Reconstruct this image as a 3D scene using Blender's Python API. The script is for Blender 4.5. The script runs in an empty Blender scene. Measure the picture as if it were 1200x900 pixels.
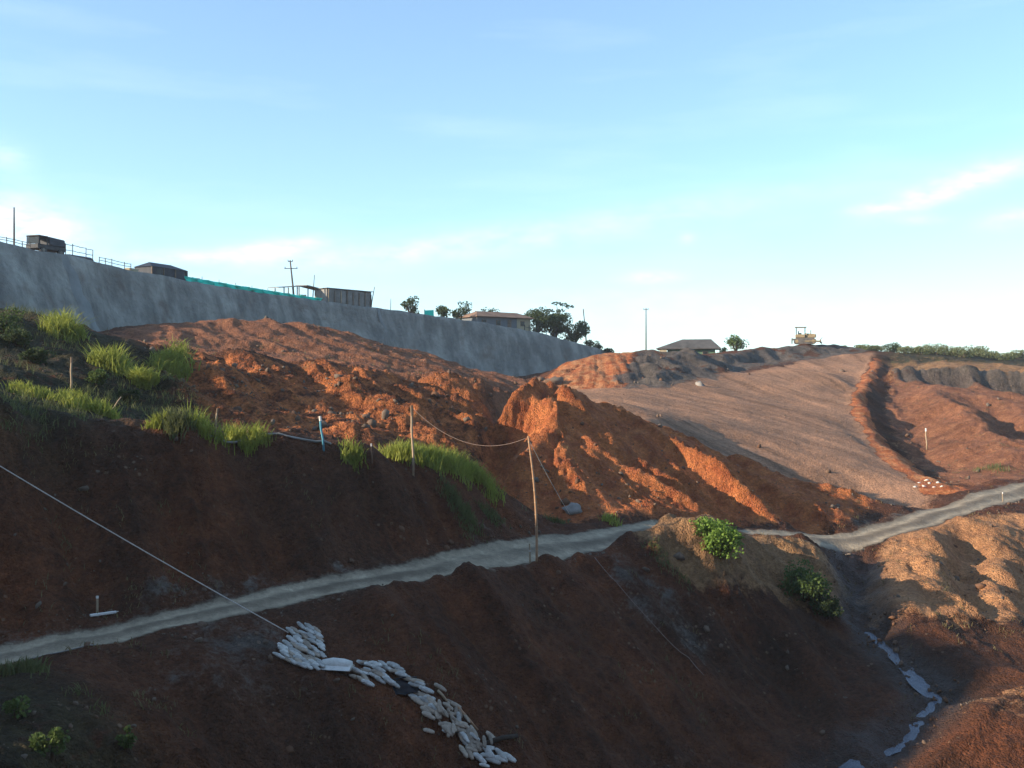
import bpy, math, random
import numpy as np
from mathutils import Vector, Matrix, Euler
from mathutils.geometry import delaunay_2d_cdt

scene = bpy.context.scene
COL = scene.collection
R = math.radians

# ---------------------------------------------------------------- camera, sky, sun, exposure
FPX = 1180.0                                    # focal length in pixels of the 1200 px wide photograph
cam_data = bpy.data.cameras.new('camera')
cam_data.sensor_width = 36.0
cam_data.lens = 36.0 * FPX / 1200.0
cam_data.clip_start = 0.1
cam_data.clip_end = 12000.0
cam = bpy.data.objects.new('camera', cam_data)
cam.location = (0, 0, 0)
cam.rotation_euler = (R(90), 0, 0)
COL.objects.link(cam)
scene.camera = cam

SUN_EL = R(18.0)
SUN_AZ = math.atan2(-1.0, -0.30)                # clockwise from +Y: the sun stands to the left, a little behind the camera
sun_vec = Vector((math.sin(SUN_AZ) * math.cos(SUN_EL), math.cos(SUN_AZ) * math.cos(SUN_EL), math.sin(SUN_EL)))

world = bpy.data.worlds.new('World')
scene.world = world
world.use_nodes = True
wn, wl = world.node_tree.nodes, world.node_tree.links
wn.clear()
w_out = wn.new('ShaderNodeOutputWorld')
w_bg = wn.new('ShaderNodeBackground')
w_bg.inputs['Strength'].default_value = 0.15
w_sky = wn.new('ShaderNodeTexSky')
w_sky.sky_type = 'NISHITA'
w_sky.sun_disc = False
w_sky.sun_elevation = SUN_EL
w_sky.sun_rotation = SUN_AZ
w_sky.altitude = 900.0
w_sky.air_density = 1.0
w_sky.dust_density = 0.35
w_sky.ozone_density = 2.5
w_tc = wn.new('ShaderNodeTexCoord')


def wmath(op, a, b=None, c=None, clamp=False):
    n = wn.new('ShaderNodeMath'); n.operation = op; n.use_clamp = clamp
    for i, v in enumerate((a, b, c)):
        if v is None: continue
        if isinstance(v, (int, float)): n.inputs[i].default_value = v
        else: wl.new(v, n.inputs[i])
    return n.outputs[0]


w_sep = wn.new('ShaderNodeSeparateXYZ')
wl.new(w_tc.outputs['Generated'], w_sep.inputs[0])
# thin high cloud: noise stretched along a slanting band, over the whole sky
w_map = wn.new('ShaderNodeMapping'); w_map.vector_type = 'POINT'
w_map.inputs['Rotation'].default_value = (0, R(9), 0)
w_map.inputs['Scale'].default_value = (1.3, 1.3, 9.0)
wl.new(w_tc.outputs['Generated'], w_map.inputs[0])
w_n1 = wn.new('ShaderNodeTexNoise'); w_n1.inputs['Scale'].default_value = 1.7
w_n1.inputs['Detail'].default_value = 7.0; w_n1.inputs['Roughness'].default_value = 0.55
wl.new(w_map.outputs[0], w_n1.inputs['Vector'])
w_wisp = wmath('MULTIPLY', wmath('SUBTRACT', w_n1.outputs['Fac'], 0.50, clamp=True), 1.1, clamp=True)
# small distinct clouds, each a soft slanting lens of the sky broken up by noise
w_n2 = wn.new('ShaderNodeTexNoise'); w_n2.inputs['Scale'].default_value = 34.0
w_n2.inputs['Detail'].default_value = 6.0; w_n2.inputs['Roughness'].default_value = 0.6
w_map2 = wn.new('ShaderNodeMapping'); w_map2.inputs['Scale'].default_value = (1.0, 1.0, 2.6)
wl.new(w_tc.outputs['Generated'], w_map2.inputs[0]); wl.new(w_map2.outputs[0], w_n2.inputs['Vector'])


def cloud_lens(px, py, ax, ay, slope, gain):
    dx = (px - 600) / FPX; dz = (450 - py) / FPX
    l = math.sqrt(dx * dx + dz * dz + 1)
    cx, cz = dx / l, dz / l
    u = wmath('SUBTRACT', w_sep.outputs['X'], cx)
    v = wmath('SUBTRACT', wmath('SUBTRACT', w_sep.outputs['Z'], cz), wmath('MULTIPLY', u, slope))
    uu = wmath('POWER', wmath('ABSOLUTE', wmath('DIVIDE', u, ax / FPX)), 2.0)
    vv = wmath('POWER', wmath('ABSOLUTE', wmath('DIVIDE', v, ay / FPX)), 2.0)
    g = wmath('EXPONENT', wmath('MULTIPLY', wmath('ADD', uu, vv), -1.0))
    front = wmath('GREATER_THAN', w_sep.outputs['Y'], 0.0)
    g = wmath('MULTIPLY', wmath('MULTIPLY', g, front), gain)
    return g


lens = [(1125, 216, 62, 13, 0.30, 1.0), (1022, 245, 24, 6, 0.05, .55), (1190, 255, 26, 9, 0.1, .6), (765, 325, 27, 6, 0.0, .75),
        (318, 292, 55, 9, 0.18, .9), (215, 300, 60, 7, 0.05, .5), (20, 262, 62, 26, -0.1, 1.0), (10, 185, 18, 16, 0, .3),
        (620, 275, 260, 16, 0.13, .30), (800, 365, 240, 28, 0.0, .30), (440, 300, 150, 12, 0.1, .3), (805, 280, 9, 6, 0, .4), (1080, 258, 22, 5, 0, .3)]
acc = None
for L in lens:
    g = cloud_lens(*L)
    acc = g if acc is None else wmath('ADD', acc, g)
w_brk = wmath('MULTIPLY', wmath('SUBTRACT', w_n2.outputs['Fac'], 0.22, clamp=True), 2.2, clamp=True)
w_cl = wmath('MULTIPLY', acc, w_brk)
# a thin milky veil that thickens towards the horizon
w_veil = wmath('ADD', 0.10, wmath('MULTIPLY', wmath('POWER', wmath('SUBTRACT', 1.0, wmath('ABSOLUTE', w_sep.outputs['Z']), clamp=True), 5.0), 0.09))
w_fac = wmath('MINIMUM', wmath('ADD', wmath('ADD', w_cl, wmath('MULTIPLY', w_wisp, 0.6)), w_veil), 0.92)
w_tint = wn.new('ShaderNodeMix'); w_tint.data_type = 'RGBA'; w_tint.blend_type = 'MULTIPLY'
w_tint.inputs['Factor'].default_value = 1.0
w_tint.inputs['B'].default_value = (0.84, 1.01, 1.03, 1)
wl.new(w_sky.outputs[0], w_tint.inputs['A'])
w_mix = wn.new('ShaderNodeMix'); w_mix.data_type = 'RGBA'
wl.new(w_fac, w_mix.inputs['Factor'])
wl.new(w_tint.outputs['Result'], w_mix.inputs['A'])
w_mix.inputs['B'].default_value = (4.5, 5.2, 5.7, 1)
wl.new(w_mix.outputs['Result'], w_bg.inputs['Color'])
wl.new(w_bg.outputs[0], w_out.inputs['Surface'])

sun_data = bpy.data.lights.new('sun', 'SUN')
sun_data.energy = 5.0
sun_data.angle = R(0.55)
sun_data.color = (1.0, 0.83, 0.62)
sun = bpy.data.objects.new('sun', sun_data)
sun.rotation_euler = (-sun_vec).to_track_quat('-Z', 'Y').to_euler()
sun.location = (0, 0, 60)
COL.objects.link(sun)

scene.view_settings.view_transform = 'Standard'
scene.view_settings.look = 'None'
scene.view_settings.exposure = 0.95
scene.view_settings.gamma = 1.0
scene.view_settings.use_curve_mapping = False
scene.cycles.max_bounces = 5
scene.cycles.diffuse_bounces = 2
scene.cycles.volume_bounces = 0

# ---------------------------------------------------------------- helpers
rng = np.random.default_rng(7)
random.seed(7)
_lat = [np.random.default_rng(100 + i).random((256, 256)).astype(np.float32) for i in range(8)]


def vnoise(x, y, seed=0):
    L = _lat[seed % 8]
    x = np.asarray(x, np.float32) + seed * 17.3; y = np.asarray(y, np.float32) + seed * 9.7
    xi = np.floor(x).astype(np.int64); yi = np.floor(y).astype(np.int64)
    fx = x - xi; fy = y - yi
    fx = fx * fx * (3 - 2 * fx); fy = fy * fy * (3 - 2 * fy)
    a = L[xi & 255, yi & 255]; b = L[(xi + 1) & 255, yi & 255]
    c = L[xi & 255, (yi + 1) & 255]; d = L[(xi + 1) & 255, (yi + 1) & 255]
    return (a + (b - a) * fx + (c - a) * fy + (a - b - c + d) * fx * fy) * 2 - 1


def fbm(x, y, scale, octv=4, seed=0, gain=0.5):
    o = 0; amp = 1.0; f = 1.0 / scale; tot = 0
    for k in range(octv):
        ca, sa = math.cos(k * 0.9 + seed), math.sin(k * 0.9 + seed)
        o = o + amp * vnoise((x * ca - y * sa) * f, (x * sa + y * ca) * f, seed + k)
        tot += amp; amp *= gain; f *= 2.03
    return o / tot


def P(px, py, d):
    return ((px - 600.0) / FPX * d, d, (450.0 - py) / FPX * d)


def sstep(a, b, x):
    t = np.clip((x - a) / (b - a), 0, 1)
    return t * t * (3 - 2 * t)


# ---------------------------------------------------------------- terrain: surveyed break lines (bearing, elevation, distance)
LINES = {}


def line(name, *pts):
    LINES[name] = [P(*p) for p in pts]


line('road_outer', (-300, 845, 26), (-150, 818, 28), (0, 784, 30), (150, 751, 32), (300, 718, 35), (430, 692, 38), (520, 676, 40.5), (627, 658, 44),
     (690, 652, 46.8), (740, 642, 50), (790, 630, 54), (860, 632, 56.8), (930, 635, 59), (1000, 642, 61.5), (1060, 622, 65.5), (1130, 598, 72), (1200, 583, 79), (1350, 560, 90), (1600, 540, 110))
line('road_inner', (-300, 820, 28), (-150, 796, 29.8), (0, 763, 32), (150, 730, 34.6), (300, 698, 37.8), (430, 671, 41.2), (520, 651, 44.2), (627, 630, 48.5),
     (690, 621, 51.8), (740, 613, 55), (790, 611, 58.2), (860, 619, 60.8), (930, 624, 63), (1000, 630, 65), (1060, 610, 69), (1130, 586, 76), (1200, 564, 84), (1350, 540, 96), (1600, 515, 118))
line('bench_crest', (-300, 395, 33), (-150, 430, 35.5), (0, 468, 38), (70, 478, 39), (150, 500, 40), (250, 512, 42), (360, 522, 44), (430, 538, 45.5), (500, 556, 47.4), (560, 577, 49.5), (600, 604, 50.6), (640, 621, 52))
line('bench_back', (-300, 400, 39), (-150, 432, 40), (0, 460, 42.5), (80, 474, 43.5), (160, 494, 45), (250, 508, 48), (350, 521, 50), (430, 534, 51.5), (500, 548, 53), (550, 570, 54.5), (585, 598, 55.5), (620, 616, 54.8))
line('veg_mid', (-300, 350, 47), (-150, 385, 48), (0, 412, 50), (100, 430, 51.5), (180, 440, 54))
line('veg_top', (-350, 300, 56), (-200, 340, 57), (0, 363, 58), (60, 368, 60), (100, 378, 62), (130, 396, 64))
line('veg_back', (-300, 345, 66), (0, 372, 68), (80, 384, 70), (135, 398, 72))
line('scarp_top', (160, 405, 65), (210, 413, 66), (260, 418, 66.5), (330, 424, 67.5), (400, 428, 69), (470, 436, 71.5), (530, 447, 75), (575, 458, 79), (620, 468, 86))
line('scarp_mid', (190, 462, 54.5), (250, 470, 56.5), (330, 474, 58.5), (420, 480, 61), (500, 490, 64), (550, 503, 67), (590, 520, 71))
line('scarp_spur', (470, 450, 68), (490, 500, 60), (535, 530, 57.5), (550, 555, 56))
line('plateau', (180, 398, 74), (260, 402, 76), (340, 406, 78), (420, 415, 82), (500, 430, 87), (560, 444, 93), (610, 458, 100))
line('red_ridge', (140, 392, 76), (200, 381, 82), (260, 378, 86), (330, 379, 90), (380, 386, 93), (430, 398, 97), (480, 412, 102), (530, 429, 108), (575, 443, 115), (615, 456, 120))
line('red_back', (100, 398, 80), (200, 398, 92), (330, 400, 104), (430, 416, 112), (530, 438, 124), (580, 448, 132))
line('valley', (640, 474, 98), (612, 498, 82), (588, 540, 71), (580, 575, 63), (592, 606, 56.8))
line('terrace', (590, 446, 160), (620, 450, 140), (645, 456, 118), (668, 463, 102), (705, 468, 92), (760, 488, 86.5))
# the rounded heap in the middle with its ribs and gullies
line('heap_sky', (567, 518, 64), (590, 492, 67), (625, 475, 70), (660, 468, 72), (700, 473, 74), (740, 491, 75), (780, 505, 76), (830, 522, 77), (880, 540, 76), (930, 560, 75), (990, 580, 74), (1040, 592, 74))
line('heap_left_foot', (577, 592, 58.5), (598, 612, 56), (640, 618, 55))
line('heap_rib1', (628, 480, 69), (660, 508, 65.5), (700, 545, 62), (745, 580, 60.5), (775, 602, 59.6))
line('heap_front', (600, 540, 61), (640, 552, 60.5), (620, 585, 58), (680, 592, 58))
line('heap_gully1', (690, 484, 72.5), (730, 525, 68.5), (775, 570, 65), (830, 612, 62))
line('heap_rib2', (762, 502, 75), (800, 528, 70.5), (840, 556, 67.5), (885, 602, 64))
line('heap_gully2', (830, 532, 75), (870, 562, 71.5), (915, 604, 66.5), (945, 620, 64.8))
line('heap_rib3', (905, 553, 75), (950, 585, 70), (985, 612, 66.8))
# the raked tan slope
line('tan_foot', (800, 510, 85), (860, 535, 84), (920, 560, 82), (980, 584, 79.5), (1040, 600, 76), (1090, 596, 76))
line('tan_low', (790, 486, 98), (850, 503, 94), (930, 520, 94), (1000, 545, 87), (1050, 566, 83), (1085, 577, 80.5))
line('tan_mid', (740, 462, 108), (800, 472, 109), (880, 476, 112), (950, 486, 112), (985, 500, 108), (1015, 530, 95))
line('tan_high', (730, 454, 118), (800, 449, 128), (860, 441, 137), (910, 433, 146), (960, 435, 146), (995, 450, 138))
line('tan_top', (845, 435, 148), (900, 428, 156), (950, 421, 165), (990, 415, 170), (1026, 415, 171))
line('berm_left', (1016, 424, 166), (1004, 444, 148), (992, 468, 130), (996, 490, 117), (1012, 514, 105), (1040, 541, 93), (1070, 560, 86.5), (1095, 574, 81))
line('berm_crest', (1029, 418, 167), (1018, 440, 148), (1005, 464, 130), (1011, 488, 117), (1029, 511, 105), (1056, 537, 93), (1086, 555, 86.5), (1112, 569, 81))
line('berm_right', (1040, 428, 164), (1036, 456, 145), (1030, 488, 127), (1040, 518, 113), (1068, 545, 100), (1098, 562, 89.5), (1122, 574, 82))
line('pit_floor', (1060, 456, 142), (1066, 500, 122), (1083, 534, 108), (1113, 554, 96), (1150, 561, 90), (1230, 562, 90))
line('pit_ridge', (1085, 448, 145), (1112, 464, 128), (1145, 486, 116), (1174, 512, 105), (1194, 540, 97))
line('pit_hollow', (1140, 466, 137), (1168, 496, 126), (1202, 530, 112))
line('pit_ridge2', (1150, 458, 140), (1185, 478, 128), (1240, 508, 115), (1300, 530, 105))
line('cliff_foot', (1052, 446, 151), (1100, 452, 152), (1150, 457, 152), (1200, 466, 151.5), (1300, 482, 150.5), (1450, 497, 148))
line('cliff_top', (1046, 428, 152), (1100, 431, 152.8), (1150, 432, 152.8), (1200, 438, 152.3), (1300, 448, 151.3), (1450, 465, 149))
line('cliff_back', (1045, 417, 172), (1100, 419, 174), (1200, 426, 172), (1300, 432, 170), (1450, 440, 165))
line('grass_top', (1040, 413, 188), (1120, 412, 190), (1200, 420, 188), (1300, 426, 186), (1450, 432, 180))
# spoil heaps below the house and the rise under the bulldozer
line('orange_foot', (642, 459, 124), (670, 463, 118), (710, 461, 120), (735, 456, 123))
line('orange_top', (658, 434, 133), (668, 424, 137), (690, 418, 140), (715, 414, 143), (742, 416, 145))
line('orange_back', (640, 440, 146), (700, 428, 158), (750, 424, 158))
line('grey_foot', (748, 456, 122), (780, 453, 124), (820, 449, 129), (850, 440, 137))
line('grey_a', (752, 438, 131), (765, 421, 138), (790, 411, 146), (815, 413, 148), (840, 420, 150))
line('grey_b', (775, 440, 131), (800, 434, 135), (830, 430, 140))
line('dozer_foot', (842, 430, 158), (880, 427, 165.5), (925, 421, 172), (962, 416, 175))
line('dozer_rim', (845, 416, 162), (875, 410, 170), (905, 406.5, 176), (935, 405, 181), (965, 405, 182), (995, 407, 182), (1020, 412, 178))
line('dozer_back', (780, 422, 175), (850, 416, 192), (940, 412, 200), (1020, 414, 196))
# embankment below the road, left to right
line('emb_a', (-200, 900, 24), (0, 800, 28), (150, 790, 30), (300, 745, 33.7), (430, 715, 36.8), (600, 690, 41.8), (690, 674, 45.4), (760, 668, 46.5), (830, 676, 47.6))
line('emb_b', (-200, 1000, 20), (0, 850, 25), (150, 840, 28), (300, 815, 31), (450, 790, 34.2), (600, 790, 37.4), (740, 790, 40.5), (850, 780, 43.8), (920, 770, 46.5))
line('emb_c', (-200, 1200, 16), (0, 905, 22.5), (150, 905, 25.8), (300, 905, 28.8), (450, 905, 31), (600, 905, 33.6), (740, 900, 36.5), (850, 890, 39), (940, 840, 42.6), (975, 800, 45.2))
line('stream', (1004, 664, 60.5), (1003, 690, 58), (1004, 712, 55.5), (1008, 728, 53), (1018, 742, 51), (1042, 766, 48), (1072, 788, 45.6), (1100, 811, 43.5), (1062, 850, 41), (1000, 890, 38.6), (930, 932, 36.4), (800, 992, 33.4), (600, 1060, 30), (300, 1250, 24.5), (0, 1450, 21), (-600, 2000, 14))
# the spoil on the outer shoulder and the two noses either side of the gully
line('shoulder_top', (742, 640, 48.2), (765, 620, 49.2), (795, 608, 50), (825, 610, 50.8), (855, 619, 51.8), (885, 632, 53))
line('shoulder_front', (755, 645, 47.6), (790, 628, 48.8), (825, 632, 49.4), (858, 645, 50.2))
line('shoulder_mid', (770, 662, 47), (800, 656, 48), (835, 664, 48.6), (870, 672, 49.2), (905, 680, 50))
line('nose_left', (900, 632, 56), (930, 630, 56.5), (960, 640, 56), (975, 655, 55), (984, 675, 54), (988, 694, 53.2))
line('nose_left_low', (900, 690, 50), (940, 700, 50.5), (970, 722, 50), (990, 760, 48))
line('nose_right', (1068, 622, 64), (1046, 640, 61.5), (1030, 664, 58), (1022, 695, 54.6), (1036, 716, 52), (1062, 724, 51), (1095, 722, 51))
line('spur1', (1098, 612, 67), (1096, 632, 62), (1090, 656, 58), (1102, 686, 54.4), (1122, 714, 51.6))
line('hollow1', (1122, 636, 66), (1128, 680, 60.5), (1136, 722, 55), (1150, 748, 50.2))
line('shelf', (1130, 612, 70), (1165, 618, 68.5), (1200, 620, 68), (1300, 615, 70))
line('spur2', (1158, 624, 66), (1164, 650, 61), (1176, 692, 55), (1196, 732, 50.8))
line('hollow2', (1206, 660, 63.5), (1218, 712, 57), (1235, 752, 51))
line('right_low', (1090, 760, 47.8), (1140, 762, 47.5), (1200, 758, 48), (1290, 750, 49))
line('right_dip', (1120, 800, 44), (1160, 792, 44.5), (1220, 785, 45))
line('right_bump', (1112, 822, 42), (1136, 812, 41.8), (1180, 813, 41.6), (1240, 806, 42))
line('right_front', (1080, 880, 39), (1120, 870, 38.6), (1150, 885, 37.2), (1220, 890, 37), (1320, 880, 37.5))
line('right_bottom', (1040, 960, 35.5), (1150, 1000, 33), (1300, 1000, 32.5), (1600, 950, 35))

WALL_TOP = [P(*p) for p in ((-420, 170, 70), (-200, 236, 84), (0, 283, 100), (130, 311, 115), (230, 332, 128), (340, 348, 143), (440, 361, 155), (540, 374, 168), (620, 387, 176), (680, 403, 184), (718, 413, 189))]
WALL_BASE_Z = [3.5, 3.3, 3.0, 2.8, 2.5, 2.2, 1.8, 1.2, 0.9, 1.2, 2.2]


def resample(pts, step):
    pts = np.array(pts, float)
    seg = np.linalg.norm(np.diff(pts[:, :2], axis=0), axis=1)
    s = np.concatenate([[0], np.cumsum(seg)])
    n = max(2, int(math.ceil(s[-1] / step)) + 1)
    t = np.linspace(0, s[-1], n)
    return np.stack([np.interp(t, s, pts[:, k]) for k in range(pts.shape[1])], 1)


def smooth_line(a, it=3):
    a = a.copy()
    for _ in range(it):
        a[1:-1] = a[1:-1] * 0.5 + (a[:-2] + a[2:]) * 0.25
    return a


wt = np.array(WALL_TOP); wt4 = np.concatenate([wt, np.array(WALL_BASE_Z)[:, None]], 1)
WALL = smooth_line(resample(wt4, 1.0), 40)       # x, y, z_top, z_base along the wall
tang = np.gradient(WALL[:, :2], axis=0); tang /= np.linalg.norm(tang, axis=1)[:, None]
WALL_N = np.stack([tang[:, 1], -tang[:, 0]], 1)   # points out of the hill, towards the pit
BATTER = 0.32

ctrl = []
for nm, pts in LINES.items():
    far = min(p[1] for p in pts) > 75
    a = resample(pts, 2.6 if far else 1.3)
    ctrl.append(a)
w = WALL[::2]; wn_ = WALL_N[::2]
h = (w[:, 2] - w[:, 3])[:, None]
ctrl.append(np.column_stack([w[:, :2] - wn_ * 1.1, w[:, 2] - 0.15]))
ctrl.append(np.column_stack([w[:, :2] - wn_ * 14, w[:, 2] + 0.0]))
ctrl.append(np.column_stack([w[:, :2] - wn_ * 40, w[:, 2] - 3.0]))
ctrl.append(np.column_stack([w[:, :2] + wn_ * (h * BATTER - 1.0), w[:, 3]]))
ctrl.append(np.column_stack([w[:, :2] + wn_ * (h * BATTER + 3.0), w[:, 3] - 0.2]))
misc = [(0, 0.5, -1.7), (-3, 1, -1.7), (3, 1, -1.7), (0, 4, -2.6), (-5, 5, -3.6), (6, 5, -3.2), (0, 8, -4.8), (-8, 9, -6.5), (10, 9, -5.5), (0, 14, -9), (-8, 14, -10), (10, 15, -8.5), (22, 20, -9), (34, 28, -11),
        (0, 20, -12.6), (8, 24, -13.2), (16, 28, -13.4), (-20, 3, -9), (-40, 0, -10), (-60, -5, -9), (-30, 14, -8.5), (-50, 14, 0), (-48, 27.5, 10.5), (-42, 27.5, 9), (-37, 28, 5), (-48, 34, 5.5), (-48, 20, 6.5), (-56, 27, 10.5),  # includes an added knoll, unseen at the left, shaped to shade the lower right
        (0, -6, -0.5), (-15, -6, -1), (15, -6, -0.5), (0, -25, 15), (-40, -30, 13), (40, -30, 17), (0, -58, 44), (-88, -58, 34), (100, -58, 40), (-60, -40, 18),  # unseen hill behind the camera, raised to cut sky light on the slopes
        (30, 5, -4), (60, 10, -2), (70, 40, -6), (100, 10, 2), (140, -30, 8), (145, 60, -2), (120, 100, -4), (148, 140, -3), (145, 235, 2), (60, 235, 5), (90, 200, 4), (20, 235, 5), (110, 235, 4),
        (-88, 60, 12), (-88, 100, 13), (-88, 160, 11), (-88, 235, 8), (-40, 235, 7), (0, 212, 5), (30, 205, 5.2), (50, 208, 5.5), (-88, 20, -2),  (-88, 0, -6),
        (-95, -65, 38), (155, -65, 40), (-95, 245, 7), (155, 245, 2), (30, -65, 50), (-30, -65, 48), (-95, 120, 12), (155, 90, -2), (155, 0, 4), (-60, 245, 6), (0, 245, 4), (60, 245, 4), (110, 245, 3)]
ctrl.append(np.array(misc, float))
ctrl = np.concatenate(ctrl)
X0, X1, Y0, Y1, RES = -90.0, 150.0, -60.0, 240.0, 0.25
NX = int((X1 - X0) / RES) + 1; NY = int((Y1 - Y0) / RES) + 1
# thin out near-coincident points
key = np.round(ctrl[:, :2] / 0.45).astype(int)
_, idx = np.unique(key, axis=0, return_index=True)
ctrl = ctrl[np.sort(idx)]
cv, ce, cf, co, *_ = delaunay_2d_cdt([Vector((float(p[0]), float(p[1]))) for p in ctrl], [], [], 0, 1e-4)
cz = np.array([ctrl[o[0], 2] if o else 0.0 for o in co])
cxy = np.array([(v.x, v.y) for v in cv])
H = np.full((NX, NY), np.nan, np.float32)
for f in cf:
    A, B, C = cxy[f[0]], cxy[f[1]], cxy[f[2]]
    det = (B[0] - A[0]) * (C[1] - A[1]) - (C[0] - A[0]) * (B[1] - A[1])
    if abs(det) < 1e-9: continue
    i0 = max(0, int(math.floor((min(A[0], B[0], C[0]) - X0) / RES))); i1 = min(NX - 1, int(math.ceil((max(A[0], B[0], C[0]) - X0) / RES)))
    j0 = max(0, int(math.floor((min(A[1], B[1], C[1]) - Y0) / RES))); j1 = min(NY - 1, int(math.ceil((max(A[1], B[1], C[1]) - Y0) / RES)))
    if i1 < i0 or j1 < j0: continue
    gx = (X0 + np.arange(i0, i1 + 1) * RES)[:, None]; gy = (Y0 + np.arange(j0, j1 + 1) * RES)[None, :]
    u = ((gx - A[0]) * (C[1] - A[1]) - (C[0] - A[0]) * (gy - A[1])) / det
    v = ((B[0] - A[0]) * (gy - A[1]) - (gx - A[0]) * (B[1] - A[1])) / det
    m = (u >= -1e-6) & (v >= -1e-6) & (u + v <= 1 + 1e-6)
    z = cz[f[0]] + u * (cz[f[1]] - cz[f[0]]) + v * (cz[f[2]] - cz[f[0]])
    sub = H[i0:i1 + 1, j0:j1 + 1]
    sub[m] = z[m]
# fill the rim outside the hull
for _ in range(200):
    bad = np.isnan(H)
    if not bad.any(): break
    for ax in (0, 1):
        for s in (1, -1):
            sh = np.roll(H, s, ax); bad = np.isnan(H)
            H[bad] = sh[bad]
H = np.nan_to_num(H, nan=0.0)


def blur(a, r):
    for ax in (0, 1):
        p = np.concatenate([np.repeat(np.take(a, [0], ax), r + 1, ax), a, np.repeat(np.take(a, [-1], ax), r, ax)], ax)
        c = np.cumsum(p, ax, dtype=np.float64)
        n = a.shape[ax]
        a = ((np.take(c, range(2 * r + 1, 2 * r + 1 + n), ax) - np.take(c, range(0, n), ax)) / (2 * r + 1)).astype(np.float32)
    return a


GX, GY = np.meshgrid(X0 + np.arange(NX) * RES, Y0 + np.arange(NY) * RES, indexing='ij')
GX = GX.astype(np.float32); GY = GY.astype(np.float32)


def bil(a, x, y):
    u = np.clip((x - X0) / RES, 0, NX - 1.001); v = np.clip((y - Y0) / RES, 0, NY - 1.001)
    i = u.astype(np.int64); j = v.astype(np.int64); fx = u - i; fy = v - j
    return a[i, j] * (1 - fx) * (1 - fy) + a[i + 1, j] * fx * (1 - fy) + a[i, j + 1] * (1 - fx) * fy + a[i + 1, j + 1] * fx * fy


def dist_to(pts, signed=False):
    """plan distance of every raster cell to a polyline (only near it; far cells get a big number)"""
    out = np.full((NX, NY), 1e3, np.float32)
    pts = np.array(pts)[:, :2]
    for a, b in zip(pts[:-1], pts[1:]):
        rad = 14
        i0 = max(0, int((min(a[0], b[0]) - rad - X0) / RES)); i1 = min(NX, int((max(a[0], b[0]) + rad - X0) / RES))
        j0 = max(0, int((min(a[1], b[1]) - rad - Y0) / RES)); j1 = min(NY, int((max(a[1], b[1]) + rad - Y0) / RES))
        if i1 <= i0 or j1 <= j0: continue
        gx = GX[i0:i1, j0:j1]; gy = GY[i0:i1, j0:j1]
        d = b - a; L2 = max(1e-6, float(d @ d))
        t = np.clip(((gx - a[0]) * d[0] + (gy - a[1]) * d[1]) / L2, 0, 1)
        dd = np.hypot(gx - a[0] - t * d[0], gy - a[1] - t * d[1])
        if signed:
            s = np.sign(d[0] * (gy - a[1]) - d[1] * (gx - a[0])); s[s == 0] = 1
            dd = dd * s
        cur = out[i0:i1, j0:j1]
        m = np.abs(dd) < np.abs(cur)
        cur[m] = dd[m]
    return out


def poly_mask(*pts, soft=1.5):
    """1 inside the plan polygon, fading outwards"""
    q = np.array([P(*p)[:2] for p in pts])
    inside = np.zeros((NX, NY), bool)
    for a, b in zip(q, np.roll(q, -1, 0)):
        if a[1] == b[1]: continue
        c = ((a[1] > GY) != (b[1] > GY)) & (GX < (b[0] - a[0]) * (GY - a[1]) / (b[1] - a[1]) + a[0])
        inside ^= c
    return blur(inside.astype(np.float32), max(1, int(soft / RES)))


# road centre line and its signed distance
ro, ri = resample(LINES['road_outer'], 1.0), resample(LINES['road_inner'], 1.0)
tt = np.linspace(0, 1, 240)
ro_i = np.stack([np.interp(tt, np.linspace(0, 1, len(ro)), ro[:, k]) for k in range(3)], 1)
ri_i = np.stack([np.interp(tt, np.linspace(0, 1, len(ri)), ri[:, k]) for k in range(3)], 1)
ROAD_C = smooth_line((ro_i + ri_i) / 2, 6)
D_road = dist_to(ROAD_C, True)
D_roadw = D_road + fbm(GX, GY, 3.0, 5, 5, 0.68) * 0.55

# break up the straight edges between the lines, then soften
wx = fbm(GX, GY, 7.0, 3, 1) * 0.9; wy = fbm(GX, GY, 7.0, 3, 2) * 0.9
calm = np.clip(1 - np.abs(D_road) / 4.0, 0, 1)
wall_near = np.clip(1 - np.abs(dist_to(WALL[:, :2])) / 8.0, 0, 1)
calm = np.maximum(calm, wall_near)
calm = np.maximum(calm, np.clip(1.15 - np.abs(dist_to(LINES['stream'])) / 4.0, 0, 1) * 0.8)
Hw = bil(H, GX + wx * (1 - calm), GY + wy * (1 - calm))
Hs = blur(blur(Hw, 2), 1)
Hroad = blur(blur(H, 4), 4)
Hs = Hs + (Hroad - Hs) * sstep(2.4, 1.2, np.abs(D_road))

# downhill streaks: noise smeared along the fall line
Hb = blur(blur(Hs, 5), 5)
g0, g1 = np.gradient(Hb, RES)
gm = np.hypot(g0, g1)
ux = g0 / np.maximum(gm, 0.02); uy = g1 / np.maximum(gm, 0.02)


def lic(noise, steps):
    acc_ = noise.copy(); n_ = 1
    for sgn in (1, -1):
        pi = (GX - X0) / RES; pj = (GY - Y0) / RES
        for k in range(steps):
            ii = np.clip(pi, 0, NX - 1).astype(np.int32); jj = np.clip(pj, 0, NY - 1).astype(np.int32)
            pi = pi + sgn * ux[ii, jj]; pj = pj + sgn * uy[ii, jj]
            ii = np.clip(pi, 0, NX - 1).astype(np.int32); jj = np.clip(pj, 0, NY - 1).astype(np.int32)
            acc_ += noise[ii, jj]; n_ += 1
    return acc_ / n_


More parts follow.
